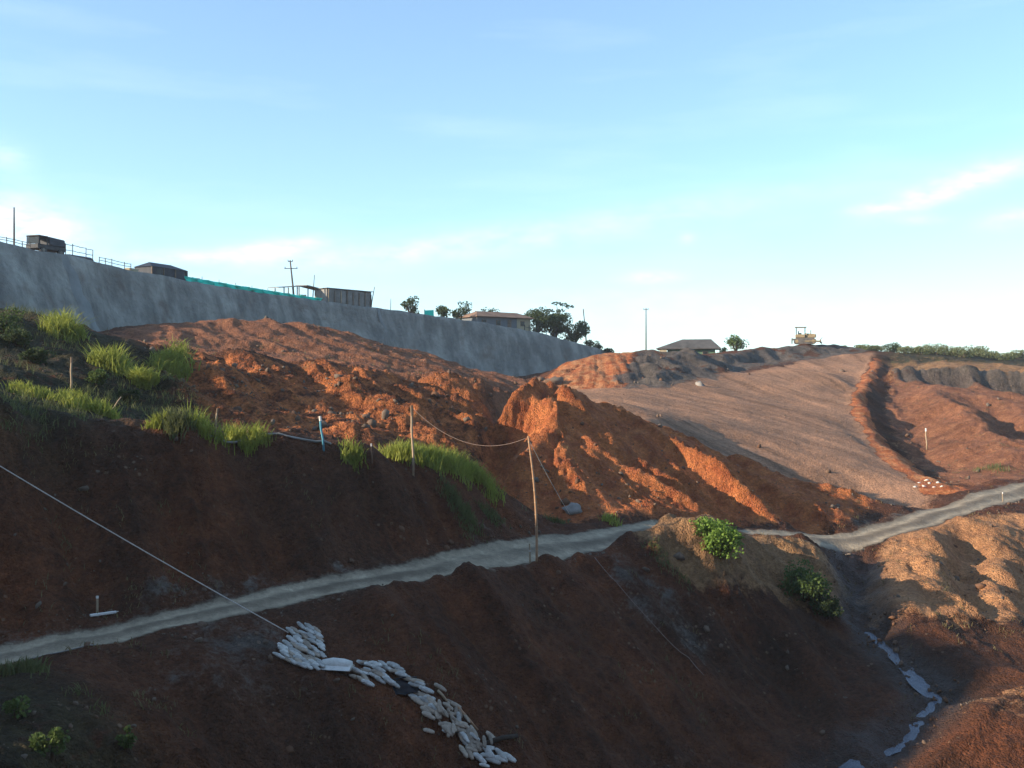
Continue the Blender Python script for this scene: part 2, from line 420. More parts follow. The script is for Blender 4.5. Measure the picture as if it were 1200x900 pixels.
wnz = rng.standard_normal((NX, NY)).astype(np.float32)
S1 = lic(wnz, 10); S1 = S1 / S1.std()                       # fine rills
S3 = lic(blur(wnz[::-1, :].copy(), 4), 30); S3 = S3 / S3.std()   # gullies
S2 = lic(blur(wnz[::-1, ::-1].copy(), 2), 22); S2 = S2 / S2.std()   # broad rills
slope = np.clip(gm, 0, 1.2)

# zones
Z_tan = poly_mask((640, 470, 96), (660, 452, 128), (720, 455, 118), (800, 446, 128), (900, 428, 150), (950, 414, 166), (1026, 410, 176), (1006, 456, 130), (1012, 482, 117), (1030, 508, 105), (1056, 535, 93), (1100, 572, 82), (1080, 600, 74), (985, 585, 76), (900, 550, 80), (820, 522, 80), (740, 492, 78), soft=1.6)
D_berm = dist_to(LINES['berm_crest'])
Z_berm = sstep(0.6, -0.6, D_berm + fbm(GX, GY, 2.0, 3, 3) * 0.9 - np.interp(GY, [80, 95, 110, 165], [2.0, 1.6, 1.0, 0.7]).astype(np.float32))
Z_grey = np.maximum(poly_mask((735, 470, 116), (725, 440, 130), (760, 412, 145), (850, 405, 168), (985, 398, 190), (1030, 408, 182), (965, 419, 167), (890, 430, 154), (840, 445, 134), soft=2.0),
                    poly_mask((140, 765, 31), (300, 725, 34.5), (420, 705, 37), (360, 790, 33), (250, 800, 31), soft=2.6) * 0.8)
Z_grey = np.maximum(Z_grey, poly_mask((690, 655, 46.5), (790, 660, 48), (850, 790, 44), (760, 760, 42), soft=1.2) * 0.6)
Z_omound = poly_mask((636, 470, 118), (640, 430, 136), (700, 405, 150), (745, 415, 146), (735, 465, 118), soft=1.0)
Z_light = np.maximum(Z_omound * 0.45,
                     poly_mask((1040, 632, 64), (1010, 690, 55), (1030, 735, 50.5), (1120, 735, 50.5), (1220, 720, 52), (1230, 600, 72), (1120, 600, 70), soft=1.2))
Z_light = np.maximum(Z_light, poly_mask((1090, 835, 42), (1100, 800, 43.5), (1260, 795, 43), (1260, 870, 38), soft=1.0) * 0.5)
Z_pit = poly_mask((1046, 432, 153), (1250, 440, 152), (1400, 560, 92), (1130, 570, 84), (1056, 520, 108), (1036, 470, 128), soft=1.2)
Z_brown = np.maximum(poly_mask((740, 650, 48), (770, 600, 53), (880, 620, 56), (995, 640, 58), (990, 720, 52), (900, 690, 49), (800, 665, 47), soft=1.2),
                     poly_mask((1046, 415, 175), (1250, 425, 175), (1400, 560, 92), (1130, 570, 84), (1052, 520, 108), (1040, 470, 128), soft=1.5) * (1 - Z_pit * 0.75))
Z_red = poly_mask((110, 400, 70), (150, 385, 80), (330, 374, 94), (450, 395, 100), (620, 452, 122), (640, 480, 96), (590, 530, 70), (540, 490, 66), (400, 428, 69), (200, 412, 66), soft=2.0)
Z_scarp = poly_mask((190, 420, 65), (330, 424, 67), (470, 436, 71), (570, 458, 80), (590, 530, 70), (560, 560, 56), (420, 530, 52), (250, 505, 48.5), (190, 480, 52), soft=1.2)
Z_heap = poly_mask((560, 600, 57), (560, 510, 65), (620, 470, 73), (700, 468, 77), (800, 505, 79), (900, 540, 79), (1040, 590, 76), (1000, 625, 67), (900, 624, 63), (800, 610, 58), (650, 620, 54), soft=1.2)
Z_green = np.maximum(poly_mask((-350, 300, 62), (130, 388, 66), (185, 420, 62), (240, 500, 48), (150, 498, 41), (0, 462, 37), (-350, 380, 32), soft=1.5),
                     poly_mask((1036, 410, 194), (1036, 424, 164), (1200, 428, 166), (1500, 440, 162), (1500, 430, 196), soft=2.0))
Z_green = np.maximum(Z_green, poly_mask((-300, 900, 26), (0, 785, 29.4), (60, 800, 28.5), (190, 860, 27), (200, 930, 25), (0, 960, 20), soft=1.0) * 0.8)
HW = np.interp(GY, [28, 33, 38, 44, 52, 58, 66, 80], [0.72, 0.80, 0.95, 1.25, 1.5, 1.2, 1.25, 1.5]).astype(np.float32)
Z_roadf = np.clip(0.5 - (np.abs(D_roadw) - HW) * 0.4, 0, 1)
Z_road = sstep(0.12, -0.12, np.abs(D_roadw) - HW)
Z_grey = np.maximum(Z_grey, sstep(1.1, 0.2, np.abs(D_roadw - 0.25) - HW) * 0.3)
Z_grey = np.clip(Z_grey * (1.0 + fbm(GX, GY, 2.4, 4, 6, 0.65) * 1.7), 0, 1)
Z_wet = sstep(2.2, 0.8, np.abs(dist_to(LINES['stream'])) + fbm(GX, GY, 2, 2, 4) * 0.5)

Z_grey = np.maximum(Z_grey, poly_mask((1044, 430, 153.6), (1200, 440, 153.6), (1460, 466, 150.6), (1460, 500, 147), (1200, 470, 149.8), (1050, 450, 149.8), soft=0.8) * 0.8)  # cliff face: its shade is put into the soil colour as dark grey
# relief
rid = 1 - np.abs(fbm(GX, GY, 3.4, 4, 3)) * 2
calm_z = np.maximum.reduce([sstep(0.9, 0.0, np.abs(D_road) - HW), wall_near, Z_tan * 0.75])
rel = fbm(GX, GY, 9.0, 4, 0) * 0.55 + fbm(GX, GY, 2.2, 4, 4, 0.6) * 0.30
rel = rel + rid * (Z_scarp * 0.26 + Z_heap * 0.15 + Z_red * 0.10 + Z_light * 0.10)
rel = rel - (S2 * 0.22 + S1 * 0.13) * slope * (1 - Z_tan * 0.65) * (1 + Z_heap * 0.9 + Z_scarp * 0.6)
rel = rel - S3 * np.clip(slope * 2, 0, 1) * (Z_heap * 0.42 + Z_scarp * 0.30 + Z_pit * 0.25 + Z_red * 0.12 + 0.28 * (1 - Z_tan))
rel = rel + np.maximum(Z_brown * (1 - Z_pit), Z_light * 0.5) * (fbm(GX, GY, 1.7, 4, 2, 0.6) * 0.34 - S2 * 0.10)
rel = rel * (1 - calm_z * 0.93)
# crumbling lumps along the outer lip of the road
lip = np.exp(-((D_road + HW + 0.45) / 0.4) ** 2) * sstep(35, 38, GY) * sstep(56, 52, GY)
rel = rel + lip * np.clip(fbm(GX, GY, 1.6, 3, 7) * 0.9 + 0.12, 0, 1)
# tumbled spoil heaps
rel = rel + poly_mask((735, 462, 118), (730, 430, 134), (760, 410, 148), (850, 412, 152), (840, 440, 138), soft=2.0) * (1 - np.abs(fbm(GX, GY, 6.0, 3, 5)) * 2.2) * 0.9
rut = np.exp(-((np.abs(D_roadw) - HW * 0.56) / (HW * 0.2)) ** 2) * -0.06 + np.exp(-(D_roadw / 0.25) ** 2) * 0.05
HF = (Hs + rel + rut * Z_road).astype(np.float32)
# the bed of the stream
HF = HF - (0.28 * Z_wet).astype(np.float32)


def ground(x, y):
    return float(bil(HF, np.array([x], np.float32), np.array([y], np.float32))[0])


def hit(px, py, dmin=12.0, dmax=235.0, off=0.0):
    """walk a sight line of the survey until it meets the ground"""
    ds = np.arange(dmin, dmax, 0.1)
    x = (px - 600) / FPX * ds; z = (450 - py) / FPX * ds
    hh = bil(HF, x, ds) + off
    k = np.nonzero(hh >= z)[0]
    if len(k) == 0: return None
    d = ds[k[0]]
    return Vector(((px - 600) / FPX * d, d, float(bil(HF, np.array([(px - 600) / FPX * d]), np.array([d]))[0])))

# ---------------------------------------------------------------- tagging and mesh helpers
def tag(o, label=None, cat=None, group=None, kind=None):
    if label: o['label'] = label
    if cat: o['category'] = cat
    if group: o['group'] = group
    if kind: o['kind'] = kind
    return o


def link_mesh(name, me, mat=None, parent=None, loc=None):
    o = bpy.data.objects.new(name, me); COL.objects.link(o)
    if mat is not None and not me.materials: me.materials.append(mat)
    if parent is not None: o.parent = parent
    if loc is not None: o.location = loc
    return o


def empty(name, loc, rz=0.0):
    o = bpy.data.objects.new(name, None); COL.objects.link(o)
    o.location = loc; o.rotation_euler = (0, 0, rz); o.empty_display_size = 0.3
    return o


def copy_tree(o, parent=None):
    c = o.copy(); COL.objects.link(c); c.parent = parent
    for ch in o.children:
        copy_tree(ch, c)
    return c


def mesh_np(name, V, F, smooth=True):
    """numpy vertices and an (n, 3|4) face array to a mesh, fast"""
    me = bpy.data.meshes.new(name)
    V = np.asarray(V, np.float32); F = np.asarray(F, np.int32)
    k = F.shape[1]
    me.vertices.add(len(V)); me.vertices.foreach_set('co', V.ravel())
    me.loops.add(F.size); me.loops.foreach_set('vertex_index', F.ravel())
    me.polygons.add(len(F)); me.polygons.foreach_set('loop_start', np.arange(0, F.size, k, dtype=np.int32))
    me.polygons.foreach_set('loop_total', np.full(len(F), k, np.int32))
    me.update(calc_edges=True)
    if smooth: me.polygons.foreach_set('use_smooth', np.ones(len(F), bool))
    return me


class MB:
    """collects boxes, bars and tubes for ONE mesh"""
    def __init__(self): self.v = []; self.f = []
    def add(self, vs, fs):
        b = len(self.v); self.v += [tuple(v) for v in vs]; self.f += [tuple(b + i for i in f) for f in fs]
    def box(self, x0, x1, y0, y1, z0, z1, m=None):
        vs = [(x, y, z) for z in (z0, z1) for y in (y0, y1) for x in (x0, x1)]
        if m is not None: vs = [m @ Vector(v) for v in vs]
        self.add(vs, [(0, 2, 3, 1), (4, 5, 7, 6), (0, 1, 5, 4), (2, 6, 7, 3), (0, 4, 6, 2), (1, 3, 7, 5)])
    def hexa(self, vs):
        self.add(vs, [(0, 2, 3, 1), (4, 5, 7, 6), (0, 1, 5, 4), (2, 6, 7, 3), (0, 4, 6, 2), (1, 3, 7, 5)])
    def tube(self, pts, r, n=6, cap=True):
        pts = [Vector(p) for p in pts]
        rs = r if isinstance(r, (list, tuple)) else [r] * len(pts)
        rings = []
        for i, p in enumerate(pts):
            t = (pts[min(i + 1, len(pts) - 1)] - pts[max(i - 1, 0)]).normalized()
            a = t.orthogonal().normalized() if i == 0 else (a - t * a.dot(t)).normalized()
            b = t.cross(a)
            rings.append([p + (a * math.cos(2 * math.pi * k / n) + b * math.sin(2 * math.pi * k / n)) * rs[i] for k in range(n)])
        vs = [v for ring in rings for v in ring]; fs = []
        for i in range(len(pts) - 1):
            for k in range(n):
                fs.append((i * n + k, i * n + (k + 1) % n, (i + 1) * n + (k + 1) % n, (i + 1) * n + k))
        if cap:
            fs.append(tuple(range(n - 1, -1, -1))); fs.append(tuple(range((len(pts) - 1) * n, len(pts) * n)))
        self.add(vs, fs)
    def prism(self, prof, x0, x1, axis='x'):
        n = len(prof)
        mk = (lambda t, p: (t, p[0], p[1])) if axis == 'x' else (lambda t, p: (p[0], t, p[1]))
        vs = [mk(x0, p) for p in prof] + [mk(x1, p) for p in prof]
        fs = [tuple(range(n)), tuple(range(2 * n - 1, n - 1, -1))] + [(i, n + i, n + (i + 1) % n, (i + 1) % n) for i in range(n)]
        self.add(vs, fs)
    def build(self, name, mat, parent=None, smooth=False, bevel=0.0):
        me = bpy.data.meshes.new(name); me.from_pydata(self.v, [], self.f); me.update()
        import bmesh
        bm = bmesh.new(); bm.from_mesh(me); bmesh.ops.recalc_face_normals(bm, faces=bm.faces)
        if bevel: bmesh.ops.bevel(bm, geom=list(bm.edges), offset=bevel, segments=1, affect='EDGES', clamp_overlap=True)
        bm.to_mesh(me); bm.free()
        if smooth: me.polygons.foreach_set('use_smooth', np.ones(len(me.polygons), bool))
        return link_mesh(name, me, mat, parent)


# ---------------------------------------------------------------- materials
class NT:
    def __init__(self, name):
        self.m = bpy.data.materials.new(name); self.m.use_nodes = True
        self.n = self.m.node_tree.nodes; self.l = self.m.node_tree.links
        self.bsdf = self.n['Principled BSDF']
        self.bsdf.inputs['Specular IOR Level'].default_value = 0.2
        self.bsdf.inputs['Roughness'].default_value = 0.95
    def node(self, t, **kw):
        n = self.n.new(t)
        for k, v in kw.items(): setattr(n, k, v)
        return n
    def put(self, sock, v):
        if isinstance(v, (int, float)): sock.default_value = v
        elif isinstance(v, tuple): sock.default_value = v if len(v) == len(sock.default_value) else v + (1,)
        else: self.l.new(v, sock)
    def math(self, op, a, b=None, clamp=False):
        n = self.node('ShaderNodeMath', operation=op, use_clamp=clamp)
        self.put(n.inputs[0], a)
        if b is not None: self.put(n.inputs[1], b)
        return n.outputs[0]
    def mix(self, fac, a, b, mode='MIX'):
        n = self.node('ShaderNodeMix', data_type='RGBA', blend_type=mode)
        self.put(n.inputs['Factor'], fac); self.put(n.inputs['A'], a); self.put(n.inputs['B'], b)
        return n.outputs['Result']
    def noise(self, scale, detail=5.0, rough=0.55, vec=None, dist=0.0):
        n = self.node('ShaderNodeTexNoise')
        n.inputs['Scale'].default_value = scale; n.inputs['Detail'].default_value = detail
        n.inputs['Roughness'].default_value = rough; n.inputs['Distortion'].default_value = dist
        if vec is not None: self.l.new(vec, n.inputs['Vector'])
        return n.outputs['Fac']
    def ramp(self, fac, *stops):
        n = self.node('ShaderNodeValToRGB')
        el = n.color_ramp.elements
        while len(el) < len(stops): el.new(0.5)
        for e, (p, c) in zip(el, stops):
            e.position = p; e.color = (c, c, c, 1) if isinstance(c, (int, float)) else c + (1,)
        self.l.new(fac, n.inputs[0])
        return n.outputs[0]
    def obj(self): return self.node('ShaderNodeTexCoord').outputs['Object']
    def pos(self): return self.node('ShaderNodeNewGeometry').outputs['Position']
    def rnd(self): return self.node('ShaderNodeObjectInfo').outputs['Random']
    def bump(self, h, dist, strength=1.0):
        n = self.node('ShaderNodeBump'); n.inputs['Distance'].default_value = dist; n.inputs['Strength'].default_value = strength
        self.l.new(h, n.inputs['Height']); self.l.new(n.outputs[0], self.bsdf.inputs['Normal'])
    def color(self, c): self.put(self.bsdf.inputs['Base Color'], c)


def simple(name, col, var=0.25, scale=6.0, rough=0.85, metal=0.0, rnd=0.0, bump=0.0):
    t = NT(name)
    f = t.noise(scale, 5, 0.6, t.obj())
    c = t.mix(t.ramp(f, (0.3, 0.0), (0.7, 1.0)), tuple(x * (1 - var) for x in col), tuple(min(1, x * (1 + var)) for x in col))
    if rnd:
        k = t.math('ADD', t.math('MULTIPLY', t.rnd(), 2 * rnd), 1 - rnd)
        cm = t.node('ShaderNodeCombineColor')
        for i in range(3): t.l.new(k, cm.inputs[i])
        c = t.mix(1.0, c, cm.outputs[0], 'MULTIPLY')
    t.color(c); t.bsdf.inputs['Roughness'].default_value = rough; t.bsdf.inputs['Metallic'].default_value = metal
    if bump: t.bump(t.noise(scale * 3, 6, 0.6, t.obj()), bump)
    return t.m


def soil_material():
    t = NT('earth')
    a1 = t.node('ShaderNodeAttribute', attribute_name='zone_a'); a2 = t.node('ShaderNodeAttribute', attribute_name='zone_b'); a3 = t.node('ShaderNodeAttribute', attribute_name='zone_c')
    s1 = t.node('ShaderNodeSeparateColor'); t.l.new(a1.outputs['Color'], s1.inputs[0])
    s2 = t.node('ShaderNodeSeparateColor'); t.l.new(a2.outputs['Color'], s2.inputs[0])
    s3 = t.node('ShaderNodeSeparateColor'); t.l.new(a3.outputs['Color'], s3.inputs[0])
    road_f, tan, grey = s1.outputs; light, brown, red = s2.outputs; green, streak, orange = s3.outputs
    p = t.pos()
    big = t.noise(0.20, 4, 0.55, p); mid = t.noise(0.8, 4, 0.6, p); fine = t.noise(5.0, 4, 0.65, p); grit = t.noise(24.0, 2, 0.7, p)
    # ragged borders between the kinds of earth
    jit = t.math('ADD', t.math('MULTIPLY', t.math('SUBTRACT', mid, 0.5), 0.9), t.math('MULTIPLY', t.math('SUBTRACT', fine, 0.5), 0.55))
    edge = lambda f, k=1.0: t.ramp(t.math('ADD', f, t.math('MULTIPLY', t.math('MULTIPLY', jit, k), t.ramp(f, (0.02, 0.0), (0.2, 1.0)))), (0.36, 0.0), (0.64, 1.0))
    tan, light, brown, red, orange = edge(tan), edge(light), edge(brown), edge(red), edge(orange)
    grey = t.math('MULTIPLY', edge(grey, 1.3), 0.9)
    road = t.ramp(t.math('ADD', road_f, t.math('MULTIPLY', jit, 0.22)), (0.47, 0.0), (0.535, 1.0))
    clod = t.node('ShaderNodeTexVoronoi'); clod.inputs['Scale'].default_value = 11.0; t.l.new(p, clod.inputs['Vector'])
    cbw = t.node('ShaderNodeSeparateColor'); t.l.new(clod.outputs['Color'], cbw.inputs[0])
    n01 = t.ramp(mid, (0.32, 0.0), (0.68, 1.0)); nb = t.ramp(big, (0.35, 0.0), (0.65, 1.0))
    # red clay with darker humus and paler clods
    clay = t.mix(n01, (0.078, 0.029, 0.014), (0.195, 0.064, 0.026))
    clay = t.mix(t.math('MULTIPLY', nb, 0.75), clay, (0.046, 0.027, 0.018))
    clay = t.mix(red, clay, t.mix(n01, (0.19, 0.075, 0.040), (0.33, 0.142, 0.072)))
    clay = t.mix(orange, clay, t.mix(n01, (0.30, 0.080, 0.030), (0.54, 0.186, 0.062)))
    clay = t.mix(tan, clay, t.mix(nb, (0.30, 0.168, 0.102), (0.41, 0.215, 0.122)))
    clay = t.mix(brown, clay, t.mix(n01, (0.22, 0.115, 0.055), (0.36, 0.205, 0.100)))
    clay = t.mix(light, clay, t.mix(n01, (0.35, 0.165, 0.078), (0.49, 0.25, 0.118)))
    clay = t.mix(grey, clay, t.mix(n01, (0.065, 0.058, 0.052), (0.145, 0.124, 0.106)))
    clay = t.mix(t.math('MULTIPLY', green, t.ramp(t.noise(1.6, 5, 0.6, p), (0.30, 0.0), (0.45, 0.95))), clay, t.mix(n01, (0.018, 0.020, 0.011), (0.045, 0.045, 0.020)))
    # washed streaks down the slope, grit
    sfac = t.math('MULTIPLY', t.math('SUBTRACT', streak, 0.5), 0.9)
    k = t.math('ADD', 1.0, sfac)
    k = t.math('MULTIPLY', k, t.math('ADD', t.math('MULTIPLY', t.ramp(fine, (0.28, 0.0), (0.72, 1.0)), 0.75), 0.62))
    k = t.math('MULTIPLY', k, t.math('ADD', t.math('MULTIPLY', cbw.outputs[0], 0.26), 0.87))
    k = t.math('MULTIPLY', k, t.math('ADD', t.math('MULTIPLY', grit, 0.9), 0.55))
    cm = t.node('ShaderNodeCombineColor')
    for i in range(3): t.l.new(k, cm.inputs[i])
    c = t.mix(1.0, clay, cm.outputs[0], 'MULTIPLY')
    # pale stones in the rubble
    vor = t.node('ShaderNodeTexVoronoi'); vor.inputs['Scale'].default_value = 2.6; vor.inputs['Randomness'].default_value = 1.0
    t.l.new(p, vor.inputs['Vector'])
    st = t.math('MULTIPLY', t.ramp(vor.outputs['Distance'], (0.14, 1.0), (0.22, 0.0)), t.ramp(t.noise(0.5, 3, 0.5, p), (0.55, 0.0), (0.66, 0.45)))
    c = t.mix(t.math('MULTIPLY', st, t.math('SUBTRACT', 1.0, road)), c, (0.36, 0.25, 0.17))
    # the road: compacted pale grey gravel, wheel tracks paler
    rd = t.mix(t.ramp(t.noise(1.4, 6, 0.6, p), (0.3, 0.0), (0.7, 1.0)), (0.24, 0.196, 0.140), (0.43, 0.353, 0.250))
    rd = t.mix(t.math('MULTIPLY', a3.outputs['Alpha'], 0.75), rd, (0.088, 0.066, 0.048))
    rd = t.mix(1.0, rd, t.mix(0.5, (1, 1, 1), cm.outputs[0]), 'MULTIPLY')
    c = t.mix(road, c, rd)
    wet = a1.outputs['Alpha']
    c = t.mix(t.math('MULTIPLY', wet, 0.6), c, (0.045, 0.038, 0.034))
    t.color(c)
    t.put(t.bsdf.inputs['Roughness'], t.math('SUBTRACT', 0.95, t.math('MULTIPLY', wet, 0.45)))
    hsum = t.math('ADD', t.math('MULTIPLY', t.noise(2.2, 6, 0.68, p), 1.0), t.math('ADD', t.math('MULTIPLY', grit, 0.18), t.math('MULTIPLY', t.math('SUBTRACT', 0.6, clod.outputs['Distance']), 0.30)))
    rough_amt = t.math('SUBTRACT', 1.0, t.math('MULTIPLY', road, 0.8))
    t.bump(t.math('MULTIPLY', hsum, rough_amt), 0.42)
    return t.m


M_soil = soil_material()

# ---------------------------------------------------------------- the ground: one sheet to the horizon
def build_ground():
    fine = np.radians(np.arange(-32.0, 32.001, 0.075))
    left = np.radians(np.arange(-180.0, -32.0, 2.0)); right = np.radians(np.arange(34.0, 180.0, 2.0))
    th = np.concatenate([left, fine, right])
    rr = np.concatenate([[0.4, 1, 2, 3.2, 4.6, 6, 8, 10, 12, 14, 16, 18], np.exp(np.arange(math.log(19.5), math.log(240.0), 0.0042)), [255, 280, 320, 400, 550, 800, 1300, 2200, 4000, 7000]])
    TH, RR = np.meshgrid(th, rr, indexing='ij')
    x = (RR * np.sin(TH)).astype(np.float32); y = (RR * np.cos(TH)).astype(np.float32)
    z = bil(HF, x, y)
    # small clods where the camera is near enough to see them
    a_road = bil(Z_road.astype(np.float32), x, y); a_tan = bil(Z_tan, x, y); a_scarp = bil(Z_scarp, x, y)
    cl = fbm(x, y, 0.75, 5, 6, 0.68)
    z = z + cl * 0.15 * (1 - a_road * 0.93) * (1 - a_tan * 0.6) * (1 + a_scarp * 1.2) * np.clip((200 - RR) / 120, 0, 1)
    far = np.maximum.reduce([X0 - x, x - X1, Y0 - y, y - Y1, np.zeros_like(x)])
    z = z + (-4.0 - z) * sstep(0, 160, far) - sstep(200, 4000, far) * 6
    n, m = x.shape
    V = np.stack([x.ravel(), y.ravel(), z.ravel()], 1)
    i = np.arange(n)[:, None]; j = np.arange(m - 1)[None, :]
    i2 = (i + 1) % n
    F = np.stack([(i * m + j), (i * m + j + 1), (i2 * m + j + 1), (i2 * m + j)], -1).reshape(-1, 4)
    me = mesh_np('ground', V, F)
    xs, ys = x.ravel(), y.ravel()

    def attr(name, chans):
        a = me.color_attributes.new(name, 'BYTE_COLOR', 'POINT') if False else me.attributes.new(name, 'FLOAT_COLOR', 'POINT')
        data = np.zeros((len(xs), 4), np.float32)
        for k, c in enumerate(chans): data[:, k] = np.clip(bil(np.asarray(c, np.float32), xs, ys) if c.shape == (NX, NY) else c, 0, 1)
        a.data.foreach_set('color', data.ravel())
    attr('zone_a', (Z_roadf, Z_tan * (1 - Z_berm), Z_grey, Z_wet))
    attr('zone_b', (np.maximum(Z_light, Z_berm * 0.40), Z_brown * (1 - Z_light), np.maximum(Z_red, Z_pit * 0.85)))  # berm crest lightened in colour in place of sun on it
    dv = np.abs(bil(np.clip(D_roadw, -20, 20), xs, ys)); hv = bil(HW, xs, ys)
    rutm = 1 - np.exp(-((dv - hv * 0.56) / (hv * 0.27)) ** 2)
    rutm = rutm * np.clip(0.85 + fbm(xs, ys, 6, 2, 2) * 0.9, 0, 1)
    Z_or = np.maximum(np.maximum(Z_scarp * 0.55, Z_heap * 0.9), np.maximum(Z_berm, Z_omound * 0.8))
    attr('zone_c', (Z_green, 0.5 + 0.17 * S1 * np.clip(0.25 + slope, 0, 1) + 0.13 * S2 * np.clip(slope * 1.5, 0, 1) + Z_tan * (0.09 * S1 + 0.07 * S2), Z_or, rutm))
    o = link_mesh('ground', me, M_soil)
    tag(o, 'bare red earth of the excavated hillside', kind='structure')
    return o


ground_obj = build_ground()

# ---------------------------------------------------------------- object materials
def leaf_material(name, dark, light, trans=0.3):
    t = NT(name)
    f = t.noise(1.1, 3, 0.6, t.pos()); g = t.noise(9.0, 2, 0.6, t.pos())
    c = t.mix(t.ramp(t.math('ADD', t.math('MULTIPLY', f, 0.6), t.math('MULTIPLY', g, 0.4)), (0.35, 0.0), (0.65, 1.0)), dark, light)
    t.color(c)
    tr = t.node('ShaderNodeBsdfTranslucent'); t.l.new(c, tr.inputs['Color'])
    mx = t.node('ShaderNodeMixShader'); mx.inputs[0].default_value = trans
    t.l.new(t.bsdf.outputs[0], mx.inputs[1]); t.l.new(tr.outputs[0], mx.inputs[2])
    t.l.new(mx.outputs[0], t.n['Material Output'].inputs['Surface'])
    t.bsdf.inputs['Roughness'].default_value = 0.7
    return t.m


def concrete_material():
    t = NT('shotcrete')
    p = t.pos()
    mp = t.node('ShaderNodeMapping'); mp.inputs['Scale'].default_value = (1, 1, 0.22); t.l.new(p, mp.inputs[0])
    drip = t.noise(0.55, 5, 0.6, mp.outputs[0]); blot = t.noise(0.22, 4, 0.6, p); fine = t.noise(2.4, 5, 0.65, p)
    c = t.mix(t.ramp(blot, (0.35, 0.0), (0.65, 1.0)), (0.215, 0.205, 0.185), (0.37, 0.355, 0.315))
    c = t.mix(t.ramp(drip, (0.42, 0.0), (0.62, 0.75)), c, (0.13, 0.128, 0.120))
    c = t.mix(t.ramp(fine, (0.50, 0.0), (0.72, 0.4)), c, (0.245, 0.24, 0.22))
    c = t.mix(t.ramp(t.noise(0.35, 3, 0.5, p), (0.58, 0.0), (0.70, 0.5)), c, (0.14, 0.10, 0.08))
    t.color(c); t.bump(t.noise(1.3, 6, 0.65, p), 0.5)
    return t.m


M_wall = concrete_material()
M_rib = simple('pale_concrete', (0.20, 0.205, 0.20), 0.2, 0.8, bump=0.05)
M_dark = simple('dark_painted_metal', (0.035, 0.038, 0.045), 0.3, 2.0, 0.6)
M_tarp = simple('dark_tarpaulin', (0.03, 0.036, 0.05), 0.35, 1.2, 0.6)
M_teal = NT('teal_netting')
M_teal.color((0.02, 0.60, 0.45)); M_teal = M_teal.m
M_timber = simple('weathered_timber', (0.17, 0.125, 0.09), 0.35, 3.0)
M_pole = simple('grey_pole_wood', (0.13, 0.105, 0.085), 0.3, 3.0)
M_bamboo = simple('bamboo', (0.36, 0.215, 0.125), 0.25, 4.0, 0.6)
M_stake = simple('pale_stake_wood', (0.36, 0.27, 0.18), 0.25, 4.0)
M_blue_stake = simple('blue_painted_stake', (0.10, 0.32, 0.42), 0.2, 4.0)
M_whitep = simple('white_paint', (0.72, 0.70, 0.66), 0.1, 4.0)
M_rope_old = simple('old_rope', (0.27, 0.19, 0.155), 0.2, 10.0)
M_rope = simple('pale_rope', (0.52, 0.47, 0.42), 0.15, 10.0)
M_zinc = simple('corrugated_zinc', (0.20, 0.19, 0.175), 0.35, 1.1, 0.55)
M_roof_dark = simple('dark_roof_sheet', (0.085, 0.08, 0.075), 0.35, 0.9, 0.8)
M_rust = simple('rusty_roof_sheet', (0.20, 0.125, 0.085), 0.35, 0.9, 0.8)
M_block = simple('grey_block', (0.27, 0.26, 0.24), 0.25, 1.5)
M_cream = simple('cream_plaster', (0.36, 0.30, 0.20), 0.15, 0.8)
M_bluegrey = simple('grey_blue_plaster', (0.14, 0.155, 0.17), 0.15, 0.8)
M_green_wall = simple('green_painted_wall', (0.10, 0.17, 0.11), 0.2, 0.8)
M_glass = simple('dark_glass', (0.02, 0.025, 0.03), 0.1, 2.0, 0.15)
M_yellow = simple('faded_yellow_paint', (0.30, 0.225, 0.13), 0.25, 2.0, 0.6)
M_steel = simple('worn_steel', (0.14, 0.125, 0.11), 0.35, 3.0, 0.55, 0.3)
M_bark = simple('bark', (0.09, 0.065, 0.045), 0.3, 4.0)
M_leaf_dark = leaf_material('dark_foliage', (0.030, 0.050, 0.018), (0.075, 0.105, 0.035))
M_leaf_mid = leaf_material('mid_foliage', (0.045, 0.080, 0.022), (0.12, 0.17, 0.045))
M_leaf_light = leaf_material('bright_foliage', (0.085, 0.16, 0.025), (0.20, 0.31, 0.06))
M_grass = leaf_material('grass_blades', (0.18, 0.215, 0.035), (0.38, 0.41, 0.085), 0.4)
M_grass_dull = leaf_material('dull_grass_blades', (0.075, 0.095, 0.035), (0.17, 0.18, 0.07), 0.35)
M_dry = leaf_material('dry_weeds', (0.10, 0.085, 0.04), (0.24, 0.19, 0.09), 0.3)
M_bag = simple('woven_sandbag', (0.44, 0.43, 0.40), 0.38, 7.0, 0.9, rnd=0.22, bump=0.02)
M_bag_dirty = simple('dirty_sandbag', (0.34, 0.28, 0.22), 0.3, 7.0, 0.9, rnd=0.25, bump=0.02)
M_tarp_white = simple('white_sheeting', (0.62, 0.61, 0.57), 0.15, 3.0, 0.6, bump=0.05)
M_black = simple('black_plastic_and_shade', (0.012, 0.013, 0.018), 0.2, 3.0, 0.35)  # also the painted dark of the shed opening and the hole among the bags
M_log = simple('dark_log', (0.05, 0.038, 0.03), 0.3, 5.0)
M_stone = NT('stone')
_f = M_stone.noise(1.5, 4, 0.6, M_stone.pos()); _g = M_stone.noise(0.35, 2, 0.5, M_stone.pos())
M_stone.color(M_stone.mix(M_stone.ramp(_g, (0.4, 0.0), (0.6, 1.0)), M_stone.mix(_f, (0.08, 0.042, 0.026), (0.19, 0.10, 0.058)), M_stone.mix(_f, (0.09, 0.07, 0.055), (0.20, 0.16, 0.125))))
M_stone.bump(M_stone.noise(9, 4, 0.6, M_stone.pos()), 0.03); M_stone = M_stone.m
M_stone_grey = simple('grey_boulder', (0.24, 0.22, 0.20), 0.3, 2.0, bump=0.05)
M_stone_white = simple('white_rubble', (0.62, 0.58, 0.52), 0.2, 3.0, bump=0.03)
